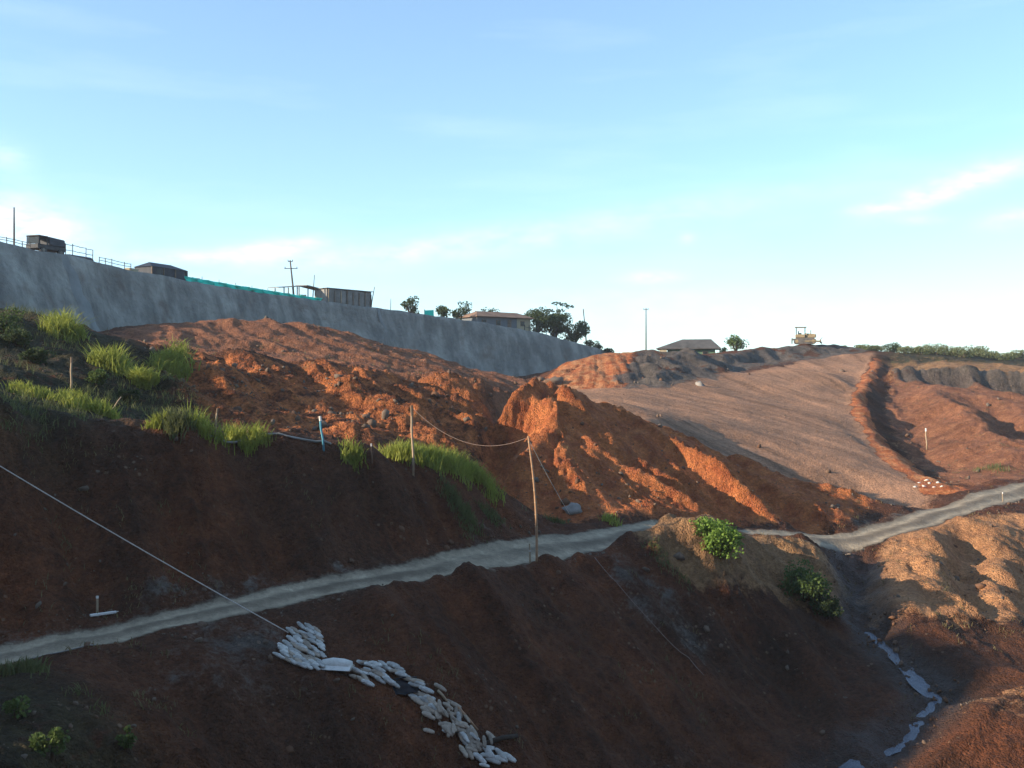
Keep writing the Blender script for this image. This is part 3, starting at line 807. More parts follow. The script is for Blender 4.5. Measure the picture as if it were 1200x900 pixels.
M_water = NT('stream_water')
_f = M_water.noise(3.0, 4, 0.6, M_water.pos())
M_water.color(M_water.mix(_f, (0.022, 0.028, 0.045), (0.13, 0.145, 0.19)))
M_water.bsdf.inputs['Roughness'].default_value = 0.12; M_water.bsdf.inputs['Specular IOR Level'].default_value = 0.6
M_water.bump(M_water.noise(14, 4, 0.6, M_water.pos()), 0.04); M_water = M_water.m

# ---------------------------------------------------------------- the retaining wall
wall_px = WALL[:, 0] / WALL[:, 1] * FPX + 600


def wall_at(px, back=0.0):
    """point on the wall's top edge seen in that bearing, stepped back from the edge"""
    k = int(np.argmin(np.abs(wall_px - px)))
    best = None
    for i in range(max(0, k - 60), min(len(WALL), k + 60)):
        q = WALL[i, :2] - WALL_N[i] * back
        e = abs(q[0] / q[1] * FPX + 600 - px)
        if best is None or e < best[0]: best = (e, i, q)
    _, i, q = best
    return Vector((q[0], q[1], float(WALL[i, 2]))), math.atan2(tang[i, 1], tang[i, 0])


def build_wall():
    s = resample(np.column_stack([WALL, WALL_N]), 0.6)
    n = len(s); rows = 22
    x, y, zt, zb, nx, ny = s.T
    u = np.concatenate([[0], np.cumsum(np.hypot(np.diff(x), np.diff(y)))])
    V = []
    zt2 = zt + fbm(u, u * 0, 4.0, 4, 2, 0.65) * 0.28
    for r in range(rows):
        f = r / (rows - 1)
        z = zt2 + (zb - 1.2 - zt2) * f
        off = (zt2 - z) * BATTER
        disp = fbm(u, z * 0.8, 7.0, 4, 1) * 0.75 + fbm(u, z * 0.25, 2.6, 3, 3) * 0.30
        disp = disp * min(1, f * 4 + 0.15)
        V.append(np.column_stack([x + nx * (off + disp), y + ny * (off + disp), z + fbm(u, z, 1.7, 2, 5) * 0.08]))
    back = 0.95
    V.append(np.column_stack([x - nx * back, y - ny * back, zt2 + 0.05])); V.append(np.column_stack([x - nx * (back + 0.1), y - ny * (back + 0.1), zt2 - 1.6]))
    V = np.stack([V[-1], V[-2]] + V[:-2], 0); m = V.shape[0]
    idx = np.arange(m * n).reshape(m, n)
    F = np.stack([idx[:-1, :-1], idx[1:, :-1], idx[1:, 1:], idx[:-1, 1:]], -1).reshape(-1, 4)
    root = empty('retaining_wall', (0, 0, 0))
    tag(root, 'long grey sprayed concrete retaining wall curving along the hillside', 'wall')
    link_mesh('wall_face', mesh_np('wall_face', V.reshape(-1, 3), F), M_wall, root)
    # pale vertical concrete ribs down the face
    for px, wd, lean in ((73, 2.4, 2.2), (442, 1.0, 1.4)):
        i = int(np.argmin(np.abs(s[:, 0] / s[:, 1] * FPX + 600 - px)))
        vs = []
        for r in range(12):
            f = r / 11; z = zt2[i] - 0.05 + (zb[i] - 0.6 - zt2[i]) * f
            k = min(n - 1, i + int(round(lean * f / 0.6)))
            T = np.array([-ny[k], nx[k]])
            for sd, o in ((-1, 0.0), (-0.5, 0.10), (0.5, 0.10), (1, 0.0)):
                off = (zt2[k] - z) * BATTER + o * min(1, f * 4 + 0.35) + float(fbm(np.array([z]), np.array([px]), 2.0, 2)[0]) * 0.1
                wv = wd * (0.5 + 0.55 * f)
                vs.append((x[k] + nx[k] * off + T[0] * sd * wv * 0.5, y[k] + ny[k] * off + T[1] * sd * wv * 0.5, z))
        idx2 = np.arange(48).reshape(12, 4)
        F2 = np.stack([idx2[:-1, :-1], idx2[1:, :-1], idx2[1:, 1:], idx2[:-1, 1:]], -1).reshape(-1, 4)
        link_mesh('rib', mesh_np('rib', vs, F2), M_rib, root)


build_wall()


def railing(px0, px1, step, hgt, label):
    a = [wall_at(px, 0.4)[0] for px in np.linspace(px0, px1, 24)]
    root = empty('railing', a[0]); tag(root, label, 'railing', 'railings on the wall top')
    inv = Matrix.Translation(-a[0])
    for k, z in enumerate((hgt, hgt * 0.55)):
        m = MB(); m.tube([inv @ (p + Vector((0, 0, z + 0.04 * math.sin(i * 1.9 + k)))) for i, p in enumerate(a)], 0.035, 5); m.build('rail', M_pole, root)
    for px in np.arange(px0, px1 + 0.1, step):
        p = inv @ wall_at(px, 0.4)[0]
        m = MB(); m.tube([p - Vector((0, 0, 0.5)), p + Vector((random.uniform(-.04, .04), 0, hgt + random.uniform(0.02, 0.2)))], 0.045, 5); m.build('post', M_pole, root)


railing(-20, 36, 9, 0.55, 'low thin railing on the wall top left of the parked truck')
railing(78, 110, 10, 1.35, 'tall thin railing on the wall top just right of the parked truck')
railing(114, 156, 10, 0.7, 'thin sagging railing on the wall top left of the dark tarpaulin shed')


def pole(name, base, top, r0, r1, mat, label, cat, group=None, arms=(), z_extra=0.6):
    root = empty(name, base); tag(root, label, cat, group)
    m = MB(); t = Vector(top) - Vector(base)
    m.tube([Vector((0, 0, -z_extra)), t * 0.35, t * 0.7, t], [r0, r0 * .9 + r1 * .1, r0 * .4 + r1 * .6, r1], 7); m.build('shaft', mat, root, smooth=True)
    for (zf, half, rz) in arms:
        c = t * zf; d = Vector((math.cos(rz), math.sin(rz), 0.03))
        a = MB(); a.tube([c - d * half, c + d * half], 0.06, 5); arm = a.build('crossarm', mat, root)
        for sgn in (-0.9, 0.9):
            b = MB(); q = c + d * half * sgn; b.tube([q + Vector((0, 0, .03)), q + Vector((0, 0, .14)), q + Vector((0, 0, .28))], [.04, .07, .03], 6); b.build('insulator', M_dark, arm)
    return root


def up(base, px, py):
    """top of an upright at the base's distance, seen at (px, py)"""
    return Vector(P(px, py, base[1]))


b = wall_at(17, 1.5)[0]; pole('lone_post', b, up(b, 16.5, 243), 0.10, 0.07, M_pole, 'tall thin lone post at the left end of the wall top', 'post')
b = wall_at(342, 4)[0]; pole('utility_pole', b, up(b, 340, 305), 0.15, 0.10, M_pole, 'utility pole with crossarms above the teal netting on the wall', 'utility pole', 'utility poles', ((0.80, 0.95, 0.2), (0.97, 0.35, 0.2)))
b = wall_at(369, 5)[0]; pole('thin_mast', b, up(b, 368.5, 322), 0.08, 0.05, M_pole, 'thin mast rising through the flat shelter roof', 'post')
b = wall_at(437, 1.0)[0]; pole('leaning_post', b, up(b, 439, 336), 0.08, 0.05, M_pole, 'slim leaning post at the right end of the corrugated shed', 'post')
b = wall_at(458, 1.0)[0]; pole('short_post', b, up(b, 458, 350), 0.05, 0.04, M_pole, 'short thin post between the corrugated shed and the first shrub', 'post')
b = Vector(P(688, 402, 190)); b.z = ground(b.x, b.y); pole('tilted_pole', b, up(b, 683.5, 362), 0.13, 0.09, M_pole, 'tilted bare pole beside the dark trees at the wall end', 'utility pole', 'utility poles')
b = Vector(P(757, 411, 196)); b.z = ground(b.x, b.y); pole('utility_pole', b, up(b, 757, 361), 0.15, 0.10, M_pole, 'straight pale utility pole standing left of the low house on the skyline', 'utility pole', 'utility poles', ((0.975, 0.5, 0.1),))


# ---- vehicles, sheds and stores along the wall top
def truck():
    p, a = wall_at(56, 2.2)
    root = empty('parked_truck', p, a); tag(root, 'dark parked truck with an open cab on the wall top', 'truck')
    m = MB(); m.box(-1.9, 2.0, -.85, .85, 0.55, 1.05); body = m.build('body', M_dark, root, bevel=0.05)
    m = MB()
    for x in (-1.75, -0.55): 
        for y in (-.78, .78): m.box(x - .07, x + .07, y - .05, y + .05, 1.05, 1.85)
    m.box(-1.85, -0.45, -.85, .85, 1.85, 1.98); m.build('cab', M_dark, root, bevel=0.03)
    m = MB(); m.box(-1.72, -1.66, -.7, .7, 1.1, 1.8); m.build('windscreen', M_glass, root)
    m = MB(); m.hexa([(-.35, -.9, 1.06), (2.05, -.9, 1.06), (-.35, .9, 1.06), (2.05, .9, 1.06), (-.35, -.85, 1.95), (1.9, -.85, 1.85), (-.35, .85, 1.95), (1.9, .85, 1.85)]); m.build('cargo_cover', M_tarp, root, bevel=0.06)
    for x in (-1.2, 1.3):
        for y in (-.8, .8):
            w_ = MB(); w_.tube([(x, y - .13, .42), (x, y + .13, .42)], .42, 14); wh = w_.build('wheel', M_black, root)
            w_ = MB(); w_.tube([(x, y - .15, .42), (x, y + .15, .42)], .2, 10); w_.build('rim', M_steel, wh)


truck()
p, a = wall_at(92, 1.6)
root = empty('covered_stack', p, a); tag(root, 'low dark covered stack beside the parked truck on the wall', 'covered stack')
m = MB(); m.prism([(-.8, -.3), (.8, -.3), (.8, .35), (.45, .62), (-.4, .58), (-.8, .3)], -1.6, 1.7); m.build('cover', M_tarp, root, bevel=0.08)
m = MB(); m.box(-1.75, 1.85, -.9, .9, -.3, .04); m.build('pallet', M_timber, root)


def crate(px, back, l, hh, mat, label, name='block_stack', cat='blocks', group=None, z=0.0):
    p, a = wall_at(px, back)
    root = empty(name, p + Vector((0, 0, z)), a); tag(root, label, cat, group)
    nb = max(2, int(l / 0.45)); rows = max(2, int(hh / 0.28))
    for r in range(rows):
        m = MB()
        for k in range(nb):
            if r == rows - 1 and k in (0, nb - 1) and nb > 3: continue
            x = -l / 2 + (k + 0.5) * l / nb
            m.box(x - l / nb * .48, x + l / nb * .48, -.35, .35, -.1 + r * hh / rows + .004, -.1 + (r + 1) * hh / rows - .01)
        m.build('course', mat, root)


crate(152, 1.2, 1.5, 0.5, M_cream, 'small pale stack of blocks left of the dark tarpaulin shed', group='stacks of blocks on the wall top')
crate(226, 2.5, 1.8, 1.1, M_block, 'grey block stack at the upper end of the teal netting', group='stacks of blocks on the wall top')
crate(256, 2.5, 1.6, 1.0, M_block, 'grey block stack behind the netting, second from the tarpaulin shed', group='stacks of blocks on the wall top')
crate(287, 2.5, 1.8, 1.0, M_rust, 'brownish block stack behind the middle of the teal netting', group='stacks of blocks on the wall top')
crate(312, 2.5, 1.4, 0.9, M_block, 'small grey block stack left of the utility pole on the wall', group='stacks of blocks on the wall top')
crate(352, 2.2, 1.9, 0.95, M_cream, 'pale block stack under the flat shelter roof', group='stacks of blocks on the wall top')


def tarp_shed():
    p, a = wall_at(186, 2.4)
    root = empty('tarpaulin_shed', p, a); tag(root, 'dark tarpaulin covered shed with a low hipped roof on the wall top', 'shed')
    m = MB(); m.box(-2.9, 3.0, -1.4, 1.4, -.1, 1.35); m.build('wall', M_tarp, root)
    m = MB(); m.add([(-3.05, -1.55, 1.3), (3.15, -1.55, 1.3), (3.15, 1.55, 1.3), (-3.05, 1.55, 1.3), (-1.9, 0, 1.98), (1.7, 0, 1.98)], [(0, 1, 5, 4), (1, 2, 5), (2, 3, 4, 5), (3, 0, 4), (3, 2, 1, 0)]); m.build('roof', M_tarp, root)
    for x in (-2.95, -1.0, 1.0, 3.05):
        m = MB(); m.box(x - .06, x + .06, -1.52, -1.4, -.1, 1.3); m.build('post', M_timber, root)
    m = MB(); m.box(-2.2, -1.2, -1.43, -1.4, .2, 1.1); m.build('opening_dark_panel', M_black, root)  # solid black panel painted as the dark inside of the shed


tarp_shed()


def netting():
    pxs = np.linspace(216, 376, 60)
    pts = [wall_at(px, 0.25)[0] for px in pxs]
    root = empty('safety_netting', pts[0]); tag(root, 'bright teal safety netting strung along the wall top', 'netting')
    V, F = [], []
    for i, p in enumerate(pts):
        q = p - pts[0]
        hh = 0.72 * (1 - 0.3 * i / 59) + 0.05 * random.uniform(-1, 1)
        for k in range(4):
            f = k / 3
            V.append((q.x + 0.10 * math.sin(i * 0.9 + k * 1.7), q.y + 0.10 * math.cos(i * 1.1 + k), q.z - 0.08 + hh * f))
        if i:
            for k in range(3): F.append((4 * i - 4 + k, 4 * i + k, 4 * i + k + 1, 4 * i - 3 + k))
    o = link_mesh('net', mesh_np('net', V, F), M_teal, root)
    o.modifiers.new('thickness', 'SOLIDIFY').thickness = 0.02
    for px in np.linspace(217, 375, 9):
        q = wall_at(px, 0.36)[0] - pts[0]
        m = MB(); m.tube([q - Vector((0, 0, .4)), q + Vector((0, 0, 1.05 - 0.4 * (px - 216) / 160))], .04, 5); m.build('post', M_timber, root)


netting()


def shelter():
    p, a = wall_at(348, 5.0)
    root = empty('open_shelter', p, a); tag(root, 'open shelter with thin flat roof sheets on posts beside the corrugated shed', 'shelter')
    for x0, x1, z0, z1, y0, y1 in ((-4.2, 1.6, 1.75, 2.45, -1.4, 1.2), (1.2, 5.6, 2.5, 1.95, -1.2, 1.6)):
        m = MB(); m.hexa([(x0, y0, z0), (x1, y0, z1), (x0, y1, z0 + .15), (x1, y1, z1 + .15), (x0, y0, z0 + .1), (x1, y0, z1 + .1), (x0, y1, z0 + .25), (x1, y1, z1 + .25)]); m.build('roof_sheet', M_zinc, root)
    for x, z in ((-3.0, 1.9), (-0.6, 2.15), (1.4, 2.5), (4.6, 2.05)):
        for y in (-1.1, 1.0):
            m = MB(); m.box(x - .06, x + .06, y - .06, y + .06, -.3, z + .05); m.build('post', M_timber, root)
    m = MB(); m.box(-2.6, 0.6, -.5, .5, -.1, .62); m.build('bench', M_rust, root)


shelter()


def corr_shed():
    p, a = wall_at(405, 2.6)
    root = empty('corrugated_shed', p, a); tag(root, 'grey corrugated sheet shed with a flat roof on the wall top', 'shed')
    xs = np.arange(-4.3, 4.31, 0.09); V, F = [], []
    for i, x in enumerate(xs):
        for z in (-.25, 2.28 + 0.06 * math.sin(x * 1.7)): V.append((x, -1.5 + 0.05 * math.sin(x * 24), z))
        if i: F.append((2 * i - 2, 2 * i, 2 * i + 1, 2 * i - 1))
    o = link_mesh('front_wall', mesh_np('front_wall', V, F), M_zinc, root)
    m = MB(); m.box(-4.3, -4.24, -1.42, 1.5, -.25, 2.25); m.build('side_wall', M_zinc, root)
    m = MB(); m.box(4.24, 4.3, -1.42, 1.5, -.25, 2.25); m.build('side_wall', M_zinc, root)
    m = MB(); m.box(-4.3, 4.3, 1.44, 1.5, -.25, 2.25); m.build('back_wall', M_zinc, root)
    m = MB(); m.box(-4.5, 4.5, -1.7, 1.7, 2.36, 2.44); m.build('roof', M_zinc, root)
    for x in np.arange(-4.1, 4.2, 1.17):
        m = MB(); m.box(x - .07, x + .07, -1.66, -1.57, -.25, random.uniform(1.9, 2.36)); m.build('batten', M_timber if random.random() < .6 else M_stake, root)


corr_shed()


def long_house():
    p, a = wall_at(581, 4.6)
    root = empty('long_house', p + Vector((0, 0, -0.1)), a); tag(root, 'long low house with rusty eaves behind the wall top shrubs', 'house')
    m = MB(); m.box(-6.0, 2.4, -2.4, 2.4, -.5, 2.0); m.build('wall', M_bluegrey, root)
    m = MB(); m.box(2.404, 5.4, -2.45, 2.4, -.5, 2.0); m.build('wall', M_cream, root)
    m = MB(); m.add([(-6.5, -3.0, 1.95), (5.9, -3.0, 1.95), (5.9, 3.0, 1.95), (-6.5, 3.0, 1.95), (-4.5, 0, 3.1), (4.2, 0, 3.1), (-6.5, -3, 2.05), (5.9, -3, 2.05), (5.9, 3, 2.05), (-6.5, 3, 2.05)],
                    [(3, 2, 1, 0), (0, 1, 7, 6), (1, 2, 8, 7), (2, 3, 9, 8), (3, 0, 6, 9), (6, 7, 5, 4), (7, 8, 5), (8, 9, 4, 5), (9, 6, 4)]); m.build('roof', M_rust, root)
    for x in (-4.6, -1.6, 3.6):
        m = MB(); m.box(x - .45, x + .45, -2.5, -2.41 if x < 2 else -2.46, .6, 1.5); wdw = m.build('window', M_timber, root)
        m = MB(); m.box(x - .36, x + .36, -2.53, -2.505, .68, 1.42); m.build('pane', M_glass, wdw)
    m = MB(); m.box(.4, 1.2, -2.46, -2.41, -.4, 1.6); m.build('door', M_timber, root)


long_house()
p, a = wall_at(505, 1.0)
root = empty('teal_sheet_panel', p, a); tag(root, 'small pale teal sheet panel between the shrubs on the wall', 'panel')
m = MB(); m.hexa([(-.95, -.05, -.1), (1.05, -.05, -.1), (-.95, 0, -.1), (1.05, 0, -.1), (-.9, -.05, .85), (1.0, -.05, 1.0), (-.9, 0, .85), (1.0, 0, 1.0)]); m.build('sheet', M_teal, root)
for x in (-.85, .95):
    m = MB(); m.box(x - .05, x + .05, 0.004, .1, -.4, 1.0); m.build('post', M_timber, root)

# little picket fence by the trees at the wall's right end
a0 = wall_at(616, 0.6)[0]
root = empty('picket_fence', a0); tag(root, 'dark picket fence in front of the trees at the wall end', 'fence')
for px in np.arange(617, 650, 4.5):
    q = wall_at(px, 0.6)[0] - a0
    m = MB(); m.tube([q - Vector((0, 0, .4)), q + Vector((0, 0, 1.1 + random.uniform(-.15, .15)))], .07, 5); m.build('picket', M_dark, root)
m = MB(); m.tube([wall_at(px, 0.68)[0] - a0 + Vector((0, 0, .7)) for px in (616, 624, 632, 640, 648)], .04, 5); m.build('rail', M_dark, root)


def sky_house():
    d = 186.0
    x = (810 - 600) / FPX * d; z = (416 - 450) / FPX * -d
    root = empty('low_house', (x, d, z - 1.1), R(-12)); tag(root, 'low house with a wide hipped sheet roof below the bare pole on the skyline', 'house')
    m = MB(); m.box(-4.2, 4.3, -2.6, 2.6, -.5, 2.3); m.build('wall', M_green_wall, root)
    m = MB(); m.add([(-6.2, -3.4, 2.1), (5.4, -3.4, 2.1), (5.4, 3.4, 2.1), (-6.2, 3.4, 2.1), (-6.2, -3.4, 2.25), (5.4, -3.4, 2.25), (5.4, 3.4, 2.25), (-6.2, 3.4, 2.25), (-1.6, 0, 4.0), (3.6, 0, 4.0)],
                    [(3, 2, 1, 0), (0, 1, 5, 4), (1, 2, 6, 5), (2, 3, 7, 6), (3, 0, 4, 7), (4, 5, 9, 8), (5, 6, 9), (6, 7, 8, 9), (7, 4, 8)]); m.build('roof', M_roof_dark, root)
    m = MB(); m.box(-5.6, -4.3, -3.2, -2.9, -.5, 2.0); m.build('porch_wall', M_cream, root)
    for x_ in (-2.6, 0.0, 2.6):
        m = MB(); m.box(x_ - .5, x_ + .5, -2.68, -2.605, .7, 1.7); wdw = m.build('window', M_timber, root)
        m = MB(); m.box(x_ - .4, x_ + .4, -2.71, -2.685, .8, 1.6); m.build('pane', M_glass, wdw)
    m = MB(); m.box(4.304, 4.36, -.5, .5, -.4, 1.7); m.build('door', M_timber, root)


sky_house()


# ---- bulldozer on the rise
def bulldozer():
    x, d = (944 - 600) / FPX * 181.0, 181.0
    zz = max(ground(x + dx, d) for dx in (-2, 0, 2))
    root = empty('bulldozer', (x, d, zz - 0.12), R(-14)); tag(root, 'faded yellow bulldozer with a canopy parked on the crest of the rise', 'bulldozer')
    m = MB(); m.box(-1.7, 1.5, -.72, .72, .55, 1.15); m.build('chassis', M_steel, root, bevel=0.05)
    m = MB(); m.hexa([(-.1, -.5, 1.15), (1.75, -.5, 1.15), (-.1, .5, 1.15), (1.75, .5, 1.15), (-.1, -.48, 1.95), (1.7, -.44, 1.8), (-.1, .48, 1.95), (1.7, .44, 1.8)]); hood = m.build('engine_hood', M_yellow, root, bevel=0.05)
    m = MB(); m.tube([(.9, .1, 1.85), (.9, .1, 2.5)], .07, 8); m.build('exhaust_stack', M_steel, hood)
    m = MB(); m.box(1.752, 1.8, -.4, .4, 1.2, 1.75); m.build('grille', M_dark, hood)
    m = MB(); m.box(-1.75, -.11, -.8, .8, 1.15, 1.75); m.build('operator_platform', M_yellow, root, bevel=0.06)
    m = MB(); m.box(-1.2, -.7, -.3, .3, 1.75, 2.0); m.box(-1.3, -1.15, -.3, .3, 1.75, 2.35); m.build('seat', M_black, root)
    m = MB(); m.box(-1.85, .15, -.95, .95, 2.98, 3.1); can = m.build('canopy', M_yellow, root, bevel=0.03)
    for x_ in (-1.6, -.1):
        for y_ in (-.75, .75):
            m = MB(); m.box(x_ - .05, x_ + .05, y_ - .05, y_ + .05, 1.75, 2.98); m.build('canopy_post', M_dark, can)
    for y_ in (-.98, .98):
        prof = []
        for k in range(10): prof.append((1.35 + .48 * math.cos(-math.pi / 2 + math.pi * k / 9), .5 + .48 * math.sin(-math.pi / 2 + math.pi * k / 9)))
        for k in range(10): prof.append((-1.55 + .48 * math.cos(math.pi / 2 + math.pi * k / 9), .5 + .48 * math.sin(math.pi / 2 + math.pi * k / 9)))
        m = MB(); m.prism([(p_[0], p_[1]) for p_ in prof], y_ - .24, y_ + .24, axis='y'); tr = m.build('track', M_steel, root)
        for x_ in (-1.55, 1.35):
            m = MB(); m.tube([(x_, y_ - .27, .5), (x_, y_ + .27, .5)], .3, 12); m.build('sprocket', M_yellow, tr)
        m = MB(); m.box(-.2, 2.5, y_ - .4 if y_ < 0 else y_ + .28, y_ - .28 if y_ < 0 else y_ + .4, .42, .6); m.build('push_arm', M_yellow, root)
    V, F = [], []
    for i, y_ in enumerate((-1.75, 1.75)):
        for k in range(7):
            t_ = k / 6; V.append((2.5 + .28 * (2 * t_ - 1) ** 2, y_, .08 + 1.05 * t_))
    for k in range(6): F.append((k, k + 1, 8 + k, 7 + k))
    o = link_mesh('blade', mesh_np('blade', V, F), M_steel, root); o.modifiers.new('thickness', 'SOLIDIFY').thickness = 0.07
    m = MB(); m.box(-2.3, -1.7, -.5, .5, .7, 1.0); m.box(-2.45, -2.25, -.08, .08, .1, 1.1); m.build('ripper', M_steel, root)


bulldozer()

# ---------------------------------------------------------------- plants
def blade_mesh(bases, hts, lean=0.45, width=0.022, r=None):
    """curved tapering grass blades, one per base point"""
    r = r or np.random.default_rng(1)
    n = len(bases); az = r.random(n) * 2 * np.pi; ln = lean * (0.3 + r.random(n)); wd = width * (0.7 + 0.6 * r.random(n))
    dx, dy = np.cos(az), np.sin(az); sx, sy = -dy, dx
    fr = r.random(n) * 2 * np.pi; sx, sy = np.cos(fr), np.sin(fr)
    V = np.zeros((n, 7, 3), np.float32)
    for k, (t, wv) in enumerate(((0, 1.0), (0.4, 0.9), (0.75, 0.6))):
        cx = bases[:, 0] + dx * ln * hts * t ** 2; cy = bases[:, 1] + dy * ln * hts * t ** 2; cz = bases[:, 2] + hts * (t - 0.25 * ln * t * t)
        V[:, 2 * k] = np.stack([cx - sx * wd * wv, cy - sy * wd * wv, cz], 1)
        V[:, 2 * k + 1] = np.stack([cx + sx * wd * wv, cy + sy * wd * wv, cz], 1)
    V[:, 6] = np.stack([bases[:, 0] + dx * ln * hts, bases[:, 1] + dy * ln * hts, bases[:, 2] + hts * (1 - 0.25 * ln)], 1)
    b = (np.arange(n) * 7)[:, None]
    F = np.concatenate([b + np.array([[0, 1, 3]]), b + np.array([[0, 3, 2]]), b + np.array([[2, 3, 5]]), b + np.array([[2, 5, 4]]), b + np.array([[4, 5, 6]])], 0)
    return V.reshape(-1, 3), F


def gz(x, y): return bil(HF, np.asarray(x, np.float32), np.asarray(y, np.float32))


def grass(c, rx, ry, h, n, label, mat=None, group='grass tufts on the bench', name='grass_clump', cat='grass', seed=0, width=0.022, lean=0.5):
    r = np.random.default_rng(seed + 11)
    k = max(3, int(n / 45))
    cc = r.normal(0, 0.36, (k, 2))
    w_ = r.integers(0, k, n)
    off = cc[w_] + r.normal(0, 0.22, (n, 2))
    x = c[0] + off[:, 0] * rx; y = c[1] + off[:, 1] * ry
    z = gz(x, y) - 0.04
    hts = h * (0.45 + 0.55 * r.random(n)) * (0.6 + 0.6 * r.random(k))[w_]
    base = Vector((c[0], c[1], ground(c[0], c[1])))
    V, F = blade_mesh(np.stack([x - base.x, y - base.y, z - base.z], 1), hts, lean, width, r)
    o = link_mesh(name, mesh_np(name, V, F, False), mat or M_grass, None, base)
    tag(o, label, cat, group)
    return o


def leaves(centers, radii, n, size, r, droop=0.2):
    """leaf-sized faces spread through uneven clumps"""
    k = len(centers); w_ = r.integers(0, k, n)
    d = r.normal(0, 1, (n, 3)); d /= np.linalg.norm(d, axis=1)[:, None]
    rad = (0.45 + 0.6 * r.random(n) ** 0.6)[:, None]
    p = centers[w_] + d * rad * radii[w_]
    out = d + r.normal(0, 0.55, (n, 3)); out[:, 2] += 0.25 - droop; out /= np.linalg.norm(out, axis=1)[:, None]
    side = np.cross(out, r.normal(0, 1, (n, 3))); side /= np.linalg.norm(side, axis=1)[:, None]
    L = (size * (0.6 + 0.8 * r.random(n)))[:, None]; W = L * 0.36
    nrm = np.cross(side, out)
    V = np.stack([p - out * L * .5, p + side * W + nrm * L * .06, p + out * L * .5 - np.array([0, 0, 1]) * L * droop * .4, p - side * W + nrm * L * .06], 1)
    b = (np.arange(n) * 4)[:, None]
    return V.reshape(-1, 3), b + np.array([[0, 1, 2, 3]])


def bush(base, w_, h, n, leaf, label, cat='shrub', mat=None, group=None, name='shrub', seed=0, clumps=14, trunk=0.0, flat=1.0, dy=1.0):
    r = np.random.default_rng(seed + 5)
    base = Vector(base)
    root = empty(name, base); tag(root, label, cat, group)
    c = r.normal(0, 1, (clumps, 3)); c /= np.linalg.norm(c, axis=1)[:, None]; c *= (0.35 + 0.65 * r.random(clumps))[:, None]
    hz = h - trunk
    c = c * np.array([w_ * .40, w_ * .40 * dy, hz * .36]) + np.array([0, 0, trunk + hz * .5])
    rad = np.stack([(w_ * (.12 + .14 * r.random(clumps)))] * 3, 1) * np.array([1, 1, 0.75 * flat])
    rad[:, 2] = np.minimum(rad[:, 2], hz * 0.3)
    V, F = leaves(c, rad, n, leaf, r)
    link_mesh('crown' if cat == 'tree' else 'foliage', mesh_np('foliage', V, F, False), mat or M_leaf_mid, root)
    m = MB(); tr = max(0.02, w_ * 0.025)
    if trunk > 0.3 or cat == 'tree':
        m.tube([(0, 0, -.4), (0.05 * w_, 0, trunk * .6), (0, .03 * w_, trunk + hz * .35)], [tr * 1.8, tr * 1.3, tr * .7], 7)
    for i in range(min(clumps, 9)):
        q = c[i]; st = np.array([0, 0, trunk * .7])
        m.tube([tuple(st + np.array([0, 0, -.15 if trunk < .3 else 0])), tuple(st * .4 + q * .6 + np.array([0, 0, hz * .04])), tuple(q)], [tr, tr * .7, tr * .3], 5)
    m.build('trunk' if cat == 'tree' else 'stems', M_bark, root, smooth=True)
    return root


def gp(px, py, **k):
    v = hit(px, py, **k)
    return v if v is not None else Vector(P(px, py, 60))


M_scrub = leaf_material('dusty_scrub', (0.085, 0.105, 0.045), (0.20, 0.22, 0.10))


# wall-top planting
def wall_bush(px, back, w_, h, n, label, seed, mat=None, cat='shrub', name='shrub', leaf=0.32, dz=-0.15, **k):
    p, _ = wall_at(px, back)
    return bush(p + Vector((0, 0, dz)), w_, h, n, leaf, label, cat, mat or M_leaf_dark, 'planting along the wall top', name, seed, **k)


wall_bush(482, 2.0, 4.0, 3.2, 700, 'spiky dark shrub on the wall left of the teal sheet panel', 1, clumps=11)
wall_bush(522, 2.0, 3.4, 3.2, 700, 'tall dark shrub on the wall right of the teal sheet panel', 2, clumps=10)
wall_bush(533, 4.0, 3.0, 2.8, 500, 'thin dark shrub at the left end of the long house', 3, clumps=8)
wall_bush(548, 9.0, 5.5, 5.0, 900, 'dark shrub behind the left half of the long house roof', 4, clumps=12)
wall_bush(571, 9.5, 5.5, 5.4, 900, 'rounded dark shrub behind the middle of the long house roof', 5, clumps=12)
wall_bush(593, 10.0, 3.6, 5.0, 500, 'small dark shrub behind the right half of the long house roof', 6, clumps=8)
wall_bush(606, 10.0, 2.2, 5.6, 260, 'wispy shrub behind the right end of the long house roof', 7, clumps=6)
wall_bush(629, 3.2, 6.4, 6.2, 3200, 'broad dark tree next to the cream gable of the long house', 8, cat='tree', name='tree', clumps=18, trunk=0.6)
wall_bush(650, 3.8, 7.0, 5.6, 3200, 'dense dark tree in the middle of the group at the wall end', 9, cat='tree', name='tree', clumps=18, trunk=0.5)
wall_bush(671, 3.0, 6.2, 5.2, 2800, 'low dark tree nearest the tilted pole at the wall end', 10, cat='tree', name='tree', clumps=16, trunk=0.4)


